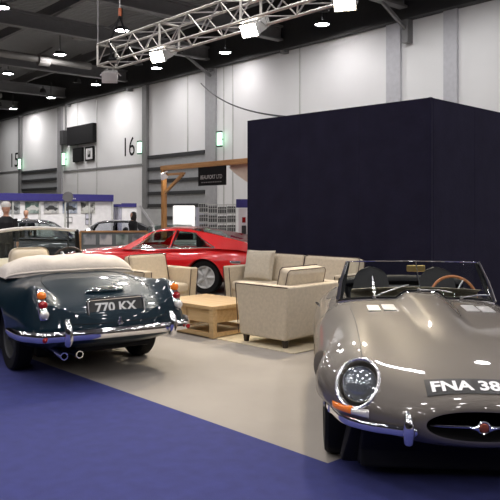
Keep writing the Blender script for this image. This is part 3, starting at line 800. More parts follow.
# thin horizontal rail on the panelled bays
for a, b, py in ((64, 144, 168), (-30, 20, 173.5)):
    s0, h = wallpt((a + b) / 2, py); s1 = wallpt(a, py)[0]; s2 = wallpt(b, py)[0]
    m = MB(); hbox(m, s1, s2, DW - .05, DW - .003, h - .05, h + .05); trim(m, M['grey'])
for px in (78, 97, 188, 224, 233, 300):
    s, h = wallpt(px, 100); m = MB(); hbox(m, s - .025, s + .025, DW - .03, DW - .003, .0, WH); trim(m, M['lightgrey'])
# ribbed loading doors
DN = [0]
for a, b in ((149.5, 206), (23, 57.5), (-38, -2)):
    DN[0] += 1
    s0 = wallpt(a, 150)[0]; s1 = wallpt(b, 150)[0]
    st = wallpt(b, 150 if a > 100 else 168)[1]
    root = bpy.data.objects.new('door_%d' % DN[0], None); COL.objects.link(root); struct(root)
    m = MB(); hbox(m, s0, s1, DW - .04, DW - .003, 0, st); m.build('door_leaf', pm('shutter_grey', (.36, .37, .38), .6), root, smooth=False)
    m = MB(); n = 7
    for k in range(n):
        z = st - (st / n) * k
        hbox(m, s0, s1, DW - .12, DW - .041, z - .17, z)
    m.build('door_rib', M['darkgrey'], root, smooth=False)
# exit lights on the pilasters
el = pm('exit_light_green', (.35, .7, .45), .4, emis=(.55, 1, .70), estr=2.2)
for px, py, hgt, lb in ((219.5, 139, 13, 'tall green-lit exit sign on the pilaster left of the navy wall'), (139.5, 147.5, 11, 'green-lit exit sign just right of the painted number 16'),
                    (63.5, 159, 12, 'green-lit exit sign left of the black wall board'), (19.5, 164, 10, 'green-lit exit sign by the number 15, farthest left')):
    s, h = wallpt(px, py, DW - .22); _, h2 = wallpt(px, py - hgt / 2, DW - .22)
    e = (h2 - h)
    r = empty('exit_sign', W(s, DW - .22, h), HROT, lb, 'exit sign')
    wd = .20
    MB().box((0, 0, 0), (wd * 1.3, .10, 2 * e), .02, 2).build('sign_face', el, r)
    MB().box((0, 0, e + .03), (wd * 1.5, .13, .07), .01).build('cap', M['darkgrey'], r)
    MB().box((0, 0, -e - .03), (wd * 1.5, .13, .07), .01).build('cap', M['darkgrey'], r)
    MB().box((0, -.12, 0), (.05, .16, .06), .01).build('bracket', M['darkgrey'], r)
# bay numbers painted on the wall
def wall_text(body, px, py, hpx, wpx, label):
    s, h = wallpt(px, py); ht = wallpt(px, py - hpx / 2)[1] - wallpt(px, py + hpx / 2)[1]
    wm_ = abs(wallpt(px - wpx / 2, py)[0] - wallpt(px + wpx / 2, py)[0])
    vs, fs, tw, th = text_mesh(body, 1.0, .0)
    v2 = [W(s - v.x / tw * wm_, DW - .012, h + v.y / th * ht) for v in vs]
    tag(MB().add(v2, fs).build('bay_number', M['black'], smooth=False), label, 'number')
wall_text('16', 129.8, 146.5, 19, 10, 'black number 16 painted high on the white hall wall')
wall_text('15', 15, 160, 14, 7, 'black number 15 painted on the white hall wall, far left')
# boards and picture on the wall
def wall_board(px0, px1, py0, py1, name, label, cat, mat, dep=.12, frame=None):
    s0, _ = wallpt(px0, py0); s1, _ = wallpt(px1, py0); sm = (s0 + s1) / 2
    pm_ = (px0 + px1) / 2; h1 = wallpt(pm_, py0)[1]; h0 = wallpt(pm_, py1)[1]
    r = empty(name, W(sm, DW - .005 - dep / 2, (h0 + h1) / 2), HROT, label, cat)
    w_, h_ = abs(s1 - s0), h1 - h0
    MB().box((0, 0, 0), (w_, dep, h_), .01).build('panel', mat, r)
    if frame:
        f = MB()
        for s in (-1, 1): f.box((s * (w_ / 2), 0, 0), (.09, dep * 1.2, h_ + .09)); f.box((0, 0, s * h_ / 2), (w_, dep * 1.2, .09))
        f.build('frame', frame, r)
    return r, w_, h_
wall_board(71, 97, 125.5, 144, 'display_screen', 'large black screen board high on the hall wall, above two smaller frames', 'screen', M['black'], .28)
r, w_, h_ = wall_board(75, 84, 148, 162, 'framed_picture', 'plain black square board under the large black screen', 'picture', M['black'], .15)
r, w_, h_ = wall_board(87, 94.5, 147.5, 160, 'framed_picture', 'white framed poster in a black frame right of the black square', 'picture', M['white'], .1, M['black'])
MB().box((0, .06, -.02), (w_ * .34, .02, h_ * .5), .01).build('poster_print', M['darkgrey'], r)
MB().lathe([(.001, 0), (w_ * .14, 0), (w_ * .14, .02), (.001, .02)], 20, Matrix.Translation((0, .075, h_ * .1)) @ Matrix.Rotation(R(-90), 4, 'X')).build('poster_print', M['lightgrey'], r)
# small bracket and lamp on the wall, cable
s, h = wallpt(66.5, 138); b = empty('bracket_box', W(s, DW - .2, h), HROT, 'small dark bracket box left of the large black screen', 'bracket'); MB().box((0, 0, 0), (.5, .3, .9), .03).build('bracket_box', M['darkgrey'], b); MB().box((0, -.15, 1.6), (.08, .08, 3.0)).build('conduit', M['grey'], b)
p0 = W(wallpt(206, 84)[0], DW - .3, wallpt(206, 84)[1]); p1 = Vector((1.0, 13.0, hh(118, 13.0)))
cb = MB().tube([p0.lerp(p1, t) - Vector((0, 0, .35 * 4 * t * (1 - t))) for t in [i / 20 for i in range(21)]], .022, 6)
tag(cb.build('stay_cable', M['darkgrey']), 'thin dark cable slanting from the wall down to the navy block', 'cable')
# ================================================================== ceiling lamps, truss, floods, wall washers
lampm = pm('lamp_glow', (1, 1, 1), .5, emis=(1, .96, 1.0), estr=45)
hous = M['darkgrey']
def mk_ceiling_lamp():
    r = empty('ceiling_light', (0, 0, 0))
    MB().lathe([(.06, .16), (.20, .14), (.27, .06), (.28, .0), (.265, .0), (.19, .10)], 24, cap=False).build('lamp_shade', hous, r)
    MB().tube([(0, 0, .15), (0, 0, .95)], .025, 6).build('hanger', hous, r)
    MB().lathe([(.25, .025), (.22, .012), (.001, .0)], 24, cap=False).build('lamp_disc', lampm, r)
    return r
def add_light(name, kind, loc, energy, color, target=None, size=.5, spot=60, blend=.6):
    l = bpy.data.lights.new(name, kind); l.energy = energy; l.color = color
    if kind == 'AREA': l.shape = 'DISK'; l.size = size
    if kind == 'SPOT': l.spot_size = R(spot); l.spot_blend = blend; l.shadow_soft_size = size
    if kind == 'POINT': l.shadow_soft_size = size
    o = bpy.data.objects.new(name, l); COL.objects.link(o); o.location = loc
    if target is not None: o.rotation_euler = (Vector(target) - Vector(loc)).to_track_quat('-Z', 'Y').to_euler()
    return o
LAMP = mk_ceiling_lamp(); first = [True]
def ceil_lamp(p, label, power=38, group=None):
    if first[0]: o = LAMP; first[0] = False; o.location = p
    else: o = copy_tree(LAMP); o.location = p
    tag(o, label, 'ceiling light', group)
    add_light('lamp_light', 'AREA', (p[0], p[1], p[2] - .03), power, (1, .95, .93), None, .42)
vis = [(1.5, 8, 'bright ceiling light cut by the left edge at the top'), (60, 55, 'round ceiling light left of the truss end, brightest of the dark bay'),
       (8, 74, 'small ceiling light near the left edge below the beam'), (51, 98, 'small ceiling light low above the left hall wall'),
       (96, 85, 'ceiling light directly below the unlit flood on the truss end'), (13, 109, 'farthest small ceiling light, low at the left'),
       (156.5, 68.5, 'ceiling light just under the first lit flood'), (225, 53, 'ceiling light over the wall between the two lit floods'),
       (322, 25, 'ceiling light over the wall above the navy block'), (122, 31, 'ceiling light seen behind the chained truss end')]
for px, py, lb in vis: ceil_lamp(P(px, py, 8.25), lb, 32 if px > 150 else 80)
# the rest of the hall's lamps, overhead and behind (seen in the paintwork)
k = 0
for i in range(-6, 5):
    for j in range(-4, 5):
        s, d = i * 3.7 + 3.0, j * 3.7 + 1.5
        p = W(s, d, 8.25)
        if p.y < -10: continue
        if p.y > 15 and abs(p.x) < p.y * .42: continue
        ceil_lamp(p, 'round ceiling light in the rows overhead, outside the picture', 38, 'overhead hall lights')
# wall washers: lamps close to the wall that make the pools of light
for px, pw in ((12, 420), (39, 480), (86, 420), (122, 380), (186, 300), (228, 300), (308, 330), (375, 230), (418, 330), (487, 460)):
    s, _ = wallpt(px, 100)
    p = W(s, DW - 2.7, WH + .15)
    r = empty('washer_lamp', p, HROT, 'dark wall washer lamp at the head of the hall wall', 'wall light', 'wall washers along the hall wall')
    MB().lathe([(.12, .25), (.16, .2), (.2, .02), (.17, .02), (.1, .15)], 20, cap=False).build('lamp_shade', hous, r)
    MB().tube([(0, 0, .2), (0, 0, .4)], .03, 6).build('hanger', hous, r)
    add_light('washer_light', 'SPOT', (p.x, p.y, p.z), pw * .13, (1, .99, .965), W(s, DW - .1, 4.1), .15, 46, 1.0)
    add_light('washer_light', 'SPOT', (p.x, p.y, p.z - .1), pw * .50, (1, .985, .98), W(s, DW - .1, 2.0), .2, 150, 1.0)  # second, wide beam added to lift the wall's base level

add_light('stand_fill', 'SPOT', tuple(at(35, 21, 8.2)), 3000, (1, .97, .95), at(50, 27, 1.6), .2, 60, .8)  # added spot without a fixture, brightens the far white stand
# box truss
TA = P(97.5, 44.5, 5.2); TD = Vector((.664, -.747, 0)); TN2 = Vector((.747, .664, 0)); TL = 10.4; TS = .46
def tp(s, a, z): return TA + TD * s + TN2 * a + Vector((0, 0, z))
def truss():
    root = empty('lighting_truss', TA, 0, 'silver box lighting truss hung under the roof, running from upper left out over the top', 'truss')
    def q(s, a, z): return tp(s, a, z) - TA
    for a in (0, TS):
        for z in (0, -TS): MB().tube([q(0, a, z), q(TL, a, z)], .026, 10).build('chord', M['alu'], root)
    n = 22; st = TL / n
    for a in (0, TS):
        for k in range(n):
            z0, z1 = (0, -TS) if k % 2 else (-TS, 0)
            MB().tube([q(k * st, a, z0), q((k + 1) * st, a, z1)], .014, 6).build('diagonal_brace', M['alu'], root)
    for z in (0, -TS):
        for k in range(n):
            a0, a1 = (0, TS) if k % 2 else (TS, 0)
            MB().tube([q(k * st, a0, z), q((k + 1) * st, a1, z)], .012, 6).build('diagonal_brace', M['alu'], root)
    for s in (0, 2.4, 4.8, 7.2, TL):
        f = MB(); c = [q(s, 0, 0), q(s, TS, 0), q(s, TS, -TS), q(s, 0, -TS)]
        for i in range(4): f.tube([c[i], c[(i + 1) % 4]], .024, 8)
        f.build('end_frame', M['alu'], root)
    return root
truss()
# sling and chain
ch = empty('hoist_chain', tp(.55, TS / 2, 0), 0, 'black sling and steel hoist chain with orange hook holding the truss end', 'hoist')
for a in (-1, 1):
    MB().tube([(TN2 * a * .21) + Vector((0, 0, -.44)), (TN2 * a * .23) + Vector((0, 0, 0)), Vector((0, 0, .55))], .022, 8).build('sling', M['black'], ch)
MB().tube([TD * -.16 + Vector((0, 0, -.42)), TD * -.02 + TN2 * -.24 + Vector((0, 0, -.42)), TD * .3 + TN2 * -.24 + Vector((0, 0, -.45))], .035, 8).build('sling_wrap', M['black'], ch)
MB().tube([(0, 0, .55), (0, 0, .72)], .035, 8).build('hook', pm('orange_hook', (.5, .13, .05), .5), ch)
MB().tube([(0, 0, .72), (0, 0, 3.95)], .014, 6).build('chain', M['steel'], ch)
tw = tag(MB().tube([tp(.02, 0, .02), tp(.02, 0, 4.0)], .018, 6).build('drop_rod', M['grey']), 'thin grey rod dropping to the left truss end', 'rod')

# floodlights
def s_at(px, a=TS / 2):
    r = Vector(((px - 250) / F, 1, 0)); o = TA + TN2 * a; k = (o.x * TD.y - o.y * TD.x) / (r.x * TD.y - r.y * TD.x); return (r * k - Vector((o.x, o.y, 0))).dot(TD)
def flood(px, py, s, label, lit, aim, kit=1.0, warm=(1, .93, .82), lens=70):
    s = s_at(px); z = -TS - (.09 if lit else .24)
    c = tp(s, TS / 2, z)
    r = empty('flood_light', c, 0, label, 'flood light')
    dirv = (Vector(aim) - c).normalized()
    up = Vector((0, 0, 1)); x = dirv.cross(up).normalized(); T = Matrix((x, dirv, x.cross(dirv))).transposed().to_4x4()   # local y = aim
    MB().box((0, -.11, 0), (.30, .26, .20), .02, 2, T=T).build('lamp_body', M['lightgrey'], r)
    b = MB().tbox((-.15, .15, -.10, .10), (-.17, .17, -.12, .12), 0, .10, .006, T=T @ Matrix.Rotation(R(-90), 4, 'X'))
    b.build('reflector_hood', M['lightgrey'], r)
    m = pm('flood_glow', (1, 1, 1), .4, emis=warm, estr=lens) if lit else M['clearlens']
    MB().box((0, .103, 0), (.30, .01, .20), .004, 2, T=T).build('lens', m, r)
    y = MB(); 
    for k in (-1, 1):
        y.tube([T @ Vector((k * .23, -.1, 0)), T @ Vector((k * .23, -.1, 0)) * .5 + Vector((0, 0, .12)), Vector((0, 0, .17)) + T @ Vector((k * .05, 0, 0))], .014, 6)
    y.build('yoke', M['lightgrey'], r)
    if kit:
        for k in range(3): MB().box((0, -.27 - .055 * k, 0), (.27, .03, .18), .006, 2, T=T).build('cooling_fin', M['lightgrey'], r)
    if lit: add_light('truss_spot', 'SPOT', c + dirv * .13, lit * .55, warm, aim, .18, 95, .5)
flood(110, 74, .28, 'unlit white flood light hanging from the left truss end', 0, (-2.5, 6, .5), 0)
flood(160, 55, 1.75, 'lit white flood light on the truss, nearest its left end', 900, (-5.5, 8.0, 1.0), lens=60)
flood(252, 27, 3.62, 'lit white flood light in the middle of the truss', 1000, (-4.0, 6.0, .4), lens=60)
flood(346, 3, 5.0, 'lit warm flood light cut by the top edge', 1300, (-.5, 4.0, .7), warm=(1, .84, .60), lens=60)
add_light('truss_spot', 'SPOT', tp(7.0, .2, -.6), 150, (1, .93, .85), (.9, 3.4, .5), .25, 90, .6)  # extra spot with no flood fixture, added to light the grey car
# ================================================================== cars further back
def small_car(name, label, loc, rz, paint, L, Wd, zt, w, gh, roofw, sidewin, r=.32, ax=(.85, 3.3), nst=90, glassm=None, group=None, style='alloy', cab=None):
    """zt / w: tables along the length (nose at 0); gh: roof line table over the cabin; sidewin: list of (x0, x1) at sill and roof"""
    root = empty(name, loc, rz, label, 'car', group)
    fz, fw, fg = pchip(zt), pchip(w), pchip(gh)
    def ring(x, t):
        c, s = math.cos(t), math.sin(t); e = 2 / 3.2
        y = fw(x) * sgp(c, e); zc = .50
        z = zc + (fz(x) - zc) * abs(s) ** e if s >= 0 else zc - (zc - .19) * abs(s) ** (2 / 2.6)
        return (x, y, z)
    xs = [L * i / nst for i in range(nst + 1)]
    mb = MB(); loft(mb, xs, ring, 56); bvh = bvh_of(mb)
    mats = [paint, M['black']]; b = mb.build('body', None, mats=mats)
    boolean(b, [arch_cutter(x, s * Wd / 2 * .98, r + .05, .34, mats) for x in ax for s in (1, -1)]); b.parent = root
    g0, g1 = gh[0][0], gh[-1][0]; zr = max(g[1] for g in gh)
    def cab_pt(x, v):                                   # v 0..1 left sill -> over roof -> right sill
        zb = fz(x) - .07; top = max(fg(x), zb + .002); a = v * 2 - 1
        wb = fw(x) * .90; hgt = top - zb; k = hgt / (zr - fz(x) + .07 + 1e-6); wr = wb + (roofw - wb) * min(1, k)
        t = abs(a)
        if t > .45: f = (t - .45) / .55; f2 = f; y = wr + (wb - wr) * f2; z = top - hgt * .10 - (hgt * .9) * f
        else: y = wr * (t / .45); z = top - hgt * .10 * (t / .45) ** 3
        return (x, math.copysign(y, a), z)
    nu, nv = 100, 49
    pts = [[cab_pt(g0 + (g1 - g0) * i / (nu - 1), j / (nv - 1)) for j in range(nv)] for i in range(nu)]
    groups = {'roof': [], 'windscreen': [], 'rear_window': [], 'side_window': [], 'side_window2': []}
    for i in range(nu - 1):
        for j in range(nv - 1):
            q = [pts[i][j], pts[i + 1][j], pts[i + 1][j + 1], pts[i][j + 1]]
            cx = sum(p[0] for p in q) / 4; cy = sum(p[1] for p in q) / 4; cz = sum(p[2] for p in q) / 4
            v = abs((j + .5) / (nv - 1) * 2 - 1); f = (v - .45) / .55; key = 'roof'
            top = fg(cx); sl = (fg(cx + .02) - fg(cx - .02)) / .04
            if .06 < f < .90:
                for (a0, a1, b0, b1) in sidewin:
                    if a0 + (b0 - a0) * (1 - f) < cx < a1 + (b1 - a1) * (1 - f) and fg(cx) - fz(cx) > .07: key = 'side_window' if cy > 0 else 'side_window2'
            elif v < .44 and sl > .30 and top - fz(cx) > .02: key = 'windscreen'
            elif v < .42 and sl < -.13 and top - fz(cx) > .02 and cx < g1 - .1: key = 'rear_window'
            groups[key].append((i, j))
    for key, cells in groups.items():
        if not cells: continue
        m = MB(); idx = {}
        for (i, j) in cells:
            f = []
            for (a, c) in ((i, j), (i + 1, j), (i + 1, j + 1), (i, j + 1)):
                if (a, c) not in idx: idx[(a, c)] = len(m.v); m.v.append(pts[a][c])
                f.append(idx[(a, c)])
            m.f.append(tuple(f)); m.mi.append(0)
        m.build(key.rstrip('2'), paint if key == 'roof' else (glassm or M['autoglass']), root)
    for a, wb in ((g0, 1), (g1, -1)): pass
    for x in ax:
        for s in (1, -1): wheel(root, x, s * (Wd / 2 - .16), r, .19, style, M['lightgrey'], 28)
    for s in (1, -1):
        st = MB().box(((g0 + g1) / 2 - .1, s * .34, .66), (.5, .46, .2), .06); st.box(((g0 + g1) / 2 + .2, s * .34, .86), (.14, .44, .5), .06); st.build('seat', M['blackleather'], root)
        for zx, m, nm, xo in ((.62, M['clearlens'], 'headlight', -1), (.66, M['redlens'], 'tail_light', L + 1)):
            l, n = hit(bvh, (xo, s * fw(0 if xo < 0 else L) * .66, min(zx, (fz(0) if xo < 0 else fz(L)) - .05)), (1 if xo < 0 else -1, 0, 0))
            if l: MB().box(l, (.05, .2, .09), .03, 3).build(nm, m, root)
        # chrome window surround
    MB().tube([(-.03, -fw(0) * .9, .45), (-.09, 0, .45), (-.03, fw(0) * .9, .45)], .045, 8, sx=.6, up=(0, 0, 1)).build('front_bumper', M['chrome'], root)
    MB().tube([(L + .03, -fw(L) * .9, .47), (L + .09, 0, .47), (L + .03, fw(L) * .9, .47)], .045, 8, sx=.6, up=(0, 0, 1)).build('rear_bumper', M['chrome'], root)
    return root, bvh, cab_pt

# red fastback coupe, nose to the left, tail running behind the navy block
aR = R(-22); rw = at(203, 12.95); ex = Vector((math.cos(aR), math.sin(aR), 0)); ey = Vector((-math.sin(aR), math.cos(aR), 0))
loc = Vector((rw.x, rw.y, 0)) - ex * 3.42 + ey * .86
root, bvh, cab = small_car('coupe_car', 'bright red fastback coupe parked behind the cream armchair, tail hidden by the navy block', loc, aR, M['red'], 4.40, 1.76,
    [(0, .60), (.08, .67), (.4, .755), (1.0, .825), (1.6, .87), (2.2, .87), (3.0, .89), (3.5, .92), (4.0, .91), (4.3, .86), (4.4, .78)],
    [(0, .62), (.1, .74), (.5, .84), (1.2, .87), (3.4, .88), (4.1, .82), (4.4, .74)],
    [(1.60, .82), (1.88, 1.01), (2.15, 1.175), (2.36, 1.232), (2.58, 1.247), (2.85, 1.238), (3.25, 1.185), (3.75, 1.09), (4.2, .98), (4.36, .86)], .53,
    [(1.82, 2.64, 2.22, 2.68), (2.70, 3.58, 2.76, 3.10)], ax=(1.0, 3.42), style='alloy', nst=130)
for s in (-1,):
    tr = MB()
    def sp(x, f): 
        p = cab(x, .5 - (.45 + .55 * f) / 2); return Vector(p) + Vector((0, -.008, 0))
    tr.tube([sp(x, .92) for x in [1.85 + i * .06 for i in range(30)]], .010, 6)
    tr.tube([sp(1.86 + .40 * t, .90 - .84 * t) for t in [i / 10 for i in range(11)]], .016, 6)
    tr.tube([sp(2.70 + .04 * (1 - t), .06 + .86 * t) for t in [i / 8 for i in range(9)]], .016, 6)
    tr.tube([sp(3.12 + .50 * t, .10 + .80 * t) for t in [i / 8 for i in range(9)]], .014, 6)
    lab(tr.build('window_trim', M['chrome'], root), 'chrome strips round the side windows')
l, n = hit(bvh, (2.55, -2, .74), (0, 1, 0)); MB().tube([l + Vector((-.08, -.012, 0)), l + Vector((0, -.025, 0)), l + Vector((.08, -.012, 0))], .012, 6).build('door_handle', M['chrome'], root)
l, n = hit(bvh, (4.05, -2, .62), (0, 1, 0)); MB().box(l, (.22, .03, .05), .01).build('side_marker', M['chrome'], root)

saloon_zt = [(0, .62), (.1, .72), (.6, .82), (1.3, .90), (2.4, .93), (3.4, .93), (4.0, .86), (4.2, .78)]
saloon_w = [(0, .58), (.15, .70), (.6, .78), (2.2, .80), (3.8, .76), (4.2, .62)]
saloon_gh = [(1.25, .86), (1.6, 1.14), (1.9, 1.33), (2.3, 1.39), (2.8, 1.38), (3.2, 1.28), (3.6, 1.02), (3.8, .86)]
saloon_sw = [(1.55, 2.35, 1.86, 2.38), (2.42, 3.30, 2.45, 3.02)]
def back_car(label, px, d, rz, paint, k=1.0, gl=None):
    c = at(px, d); v = Vector((math.cos(rz), math.sin(rz), 0))
    rt, _, _ = small_car('classic_car', label, c - v * 2.1, rz, paint, 4.2, 1.6, saloon_zt, saloon_w, saloon_gh, .54, saloon_sw, nst=60, glassm=gl)
    rt.scale = (1, 1, k); return rt
back_car('dark classic car with bright windows behind the picture board and curtain', 106, 22.8, R(8), M['blackpaint'], .90, glass('window_pale', (.75, .77, .80), .14))
back_car('black classic car in front of the white photo wall', 42, 19.0, R(188), M['greypaint'], .95, glass('window_grey', (.62, .66, .66), .14))
back_car('white classic car standing left of the glowing white panel, beyond the red coupe', 169, 19.2, R(-75), M['whitepaint'], .86)
back_car('tan classic car at the edge of the navy block, beyond the red coupe', 268, 18.3, R(-70), M['tanpaint'], .88)

# ================================================================== stands, boards, signs
# photo wall with navy fascia (left)
def oriented(px, d): return at(px, d)
sw0 = at(-16, 25.6); ed = Vector((.755, .656, 0)); rzs = math.atan2(ed.y, ed.x)
ln = 5.3
st = empty('exhibition_stand', sw0, rzs, 'white exhibition stand wall with a navy blue fascia at the far left', 'stand')
MB().box((ln / 2, .06, 1.0), (ln, .06, 2.0), .01).build('wall_panel', M['white'], st)
MB().box((ln / 2, -.05, 2.06), (ln, .16, .28), .01).build('fascia', M['royal'], st)
for i in range(6): MB().box((ln * i / 5, -.02, .98), (.05, .10, 1.96), .005).build('upright', M['lightgrey'], st)
fx = [MB().box((3.05 + .085 * i, -.135, 2.02), (.055, .01, .05)) for i in range(7)]
mm = MB()
for q in fx: mm.add(q.v, q.f)
lab(mm.build('fascia_lettering', M['lightgrey'], st), 'small pale name on the fascia')
photom = []
for i, (a, b) in enumerate((((.10, .12, .13), (.35, .36, .36)), ((.05, .09, .08), (.30, .36, .33)), ((.20, .21, .23), (.55, .54, .52)), ((.10, .13, .20), (.42, .46, .52)), ((.03, .03, .03), (.50, .50, .46)))):
    m = pm('photo_print_%s' % 'abcde'[i], b, .4); r_ = [n for n in m.node_tree.nodes if n.type == 'VALTORGB'][0]
    r_.color_ramp.elements[0].color = a + (1,); r_.color_ramp.elements[1].color = b + (1,); r_.color_ramp.elements[0].position = .42; r_.color_ramp.elements[1].position = .58
    [n for n in m.node_tree.nodes if n.type == 'TEX_NOISE'][0].inputs['Scale'].default_value = 3.2
    photom.append(m)
lbs = ('photo print nearest the white-haired man on the white stand wall', 'dark green car photo on the stand wall, above the standing man', 'grey car photo in the middle of the white stand wall', 'blue-grey car photo behind the round grey sign', 'black and white car photo, last on the right of the stand wall')
def car_motif(mb, w_, h_):                         # simple side view of a car in relief on a print
    b = [(-.40, -.18), (.40, -.18), (.42, -.02), (.22, .04), (.10, .20), (-.14, .20), (-.26, .04), (-.42, -.04)]
    mb.add([(x * w_, -.008, z * h_) for x, z in b], [tuple(range(8))])
    for x in (-.24, .24): mb.lathe([(.001, 0), (.10 * h_, 0)], 12, Matrix.Translation((x * w_, -.010, -.18 * h_)) @ Matrix.Rotation(R(90), 4, 'X'), cap=False)
for i, px in enumerate((12, 33, 51.5, 70, 88)):
    r0 = Vector(((px - 250) / F, 1, 0)); # intersection with stand face
    nrm_ = Vector((-ed.y, ed.x, 0)); dd = sw0.dot(nrm_) / r0.dot(nrm_); p = r0 * dd
    w_, h_ = .62, .44
    q = empty('car_photo', Vector((p.x, p.y, 1.66)) - nrm_ * .002, rzs, lbs[i], 'photo')
    MB().box((0, .005, 0), (w_, .02, h_)).build('photo_print', photom[i], q)
    m = MB(); car_motif(m, w_, h_); m.build('car_picture', M['lightgrey'] if i in (1, 4) else M['darkgrey'], q, smooth=False)
for k, (px, z) in enumerate(((69, 1.18), (88.5, 1.32), (88.5, 1.08))):
    r0 = Vector(((px - 250) / F, 1, 0)); dd = sw0.dot(nrm_) / r0.dot(nrm_); p = r0 * dd
    q = empty('paper_notice', Vector((p.x, p.y, z)), rzs, ('small white framed notice below the blue-grey photo', 'small grey notice under the last wall photo', 'lowest small notice under the last wall photo')[k], 'notice')
    MB().box((0, .006, 0), (.26, .02, .2)).build('sheet', M['white'] if k == 0 else M['lavender'], q)
    MB().tube([(-.13, -.005, -.1), (.13, -.005, -.1), (.13, -.005, .1), (-.13, -.005, .1)], .012, 4, closed=True).build('edge', M['darkgrey'], q)
# second stand: lavender curtain with navy rail
c0 = at(98, 29.5); cs = empty('curtain_booth', c0, R(14), 'pale lavender curtain hanging from a navy rail, right of the photo wall', 'curtain')
def cf(a, b): return (1.05 * a, .03 * math.sin(a * 60), 1.72 * b)
MB().grid(cf, 90, 3).build('curtain', M['lavender'], cs)
MB().box((.52, -.03, 1.76), (1.1, .08, .12)).build('rail', M['royal'], cs)
c1 = at(122, 29.0); cs = empty('stand_panel', c1, R(14), 'white stand panel with a navy rail behind the dark-haired visitor', 'panel')
MB().box((.30, 0, .85), (.60, .05, 1.7)).build('panel', M['white'], cs); MB().box((.28, -.05, 1.77), (.62, .08, .16)).build('rail', M['royal'], cs)
# round grey sign on a pole
p = at(68, 18); rs = empty('round_sign', (p.x, p.y, 0), 0, 'round grey sign on a thin pole in front of the blue fascia', 'sign')
MB().tube([(0, 0, 0), (0, 0, 1.75)], .02, 8).build('pole', M['darkgrey'], rs); MB().lathe([(.20, 0), (.2, .02), (.001, .025)], 12, cap=True).build('base', M['darkgrey'], rs)
MB().lathe([(.001, -.03), (.125, -.03), (.14, 0), (.125, .03), (.001, .03)], 28, Matrix.Translation((0, 0, hh(197, 18))) @ Matrix.Rotation(R(90), 4, 'X'), cap=False).build('sign_disc', M['grey'], rs)
# picture board
pb0 = at(80.5, 16.6); bw = (at(147, 16.6) - pb0).x; h1 = hh(231.5, 16.6)
pb = empty('picture_board', pb0, 0, 'low grey picture board in a wooden frame, behind the nose of the red coupe', 'display board')
MB().box((bw / 2, 0, h1 / 2 + .08), (bw, .03, h1 - .16)).build('backing', pm('board_grey', (.13, .15, .15), .8), pb)
f = MB(); f.box((0, 0, h1 / 2), (.05, .07, h1)); f.box((bw / 2, 0, h1), (bw, .07, .04)); f.box((bw, 0, h1 / 2), (.05, .07, h1)); f.build('board_frame', M['pinex'], pb)
for r_ in range(2):
    for c in range(4):
        MB().box((.22 + .385 * c, -.025, h1 - .19 - .34 * r_), (.29, .01, .24)).build('picture', (photom + [M['white']])[(c * 2 + r_ + (3 if c == 2 else 0)) % 6], pb)
for x in (.06, bw - .06): MB().box((x, .06, .03), (.05, .5, .06)).build('foot', M['pinex'], pb)

# timber pergola frame with sign
q0 = P(164, 168.5, 2.62); q1 = Vector((.70, 14.2, 2.62)); q1 = q0 + (q1 - q0)
pv = (q1 - q0); pl_ = pv.length; rzp = math.atan2(pv.y, pv.x)
pg = empty('timber_frame', (q0.x, q0.y, 0), rzp, 'orange timber post and beam frame with a diagonal brace, behind the red coupe', 'frame')
MB().box((0, 0, 1.31), (.11, .11, 2.62), .008).build('post', M['pine'], pg)
MB().box((pl_, 0, 1.31), (.11, .11, 2.62), .008).build('post', M['pine'], pg)
MB().box((pl_ / 2, 0, 2.63), (pl_ + .2, .10, .12), .008).build('beam', M['pinex'], pg)
MB().tube([(.0, 0, 1.98), (.85, 0, 2.44)], .045, 4).build('diagonal_brace', M['pinex'], pg)
MB().tube([(.0, .0, 2.46), (.92, 0, 2.46)], .04, 4).build('lamp_rail', M['pinex'], pg)
ux = pv.normalized(); uy = Vector((-ux.y, ux.x, 0))
l0 = Vector((q0.x, q0.y, 0)) + ux * .22 - uy * .14
lp = empty('spot_lamp', (l0.x, l0.y, 2.40), rzp, 'small lit white lamp under the corner of the timber frame', 'lamp')
MB().lathe([(.03, .10), (.06, .08), (.10, -.04), (.09, -.05)], 16, Matrix.Rotation(R(30), 4, 'X'), cap=False).build('lamp_shade', M['white'], lp)
MB().lathe([(.085, -.03), (.04, -.02), (.001, -.02)], 16, Matrix.Rotation(R(30), 4, 'X'), cap=False).build('bulb', pm('bulb_glow', (1, 1, 1), .5, emis=(1, .9, .72), estr=14), lp)
MB().tube([(0, 0, .1), (0, .1, .14)], .015, 6).build('lamp_arm', M['white'], lp)
# black sign
sa, sb_ = None, None
def online(px):
    r0 = Vector(((px - 250) / F, 1, 0)); o = Vector((q0.x, q0.y, 0)); n_ = uy; k = o.dot(n_) / r0.dot(n_); return (r0 * k)
A_, B_ = online(199.5), online(226.5); mid = (A_ + B_) / 2; wd = (B_ - A_).length; dm = mid.y
ht, hb = hh(165.5, dm), hh(185.5, dm)
sg = empty('hanging_sign', (mid.x, mid.y, (ht + hb) / 2), rzp, 'black hanging sign board with pale lettering under the timber beam', 'sign')
MB().box((0, -.02, 0), (wd, .04, ht - hb), .004).build('sign_board', M['black'], sg)
vs, fs, tw, th = text_mesh('BEAUFORT LTD', .1, .001)
MB().add([(v.x / tw * wd * .80, -.045, v.y / th * (ht - hb) * .20 - (ht - hb) * .07) for v in vs], fs).build('lettering', pm('sign_letters', (.42, .42, .40), .6), sg, smooth=False)
ul = MB()
for i in range(9): ul.box((-wd * .34 + wd * .085 * i, -.043, -(ht - hb) * .33), (wd * .06, .006, .02))
ul.build('small_print', pm('sign_small', (.22, .22, .21), .6), sg)
for k in (-1, 1): MB().tube([(k * wd * .36, -.02, (ht - hb) / 2), (k * wd * .36, -.02, 2.60 - (ht + hb) / 2)], .008, 6).build('hook', M['black'], sg)
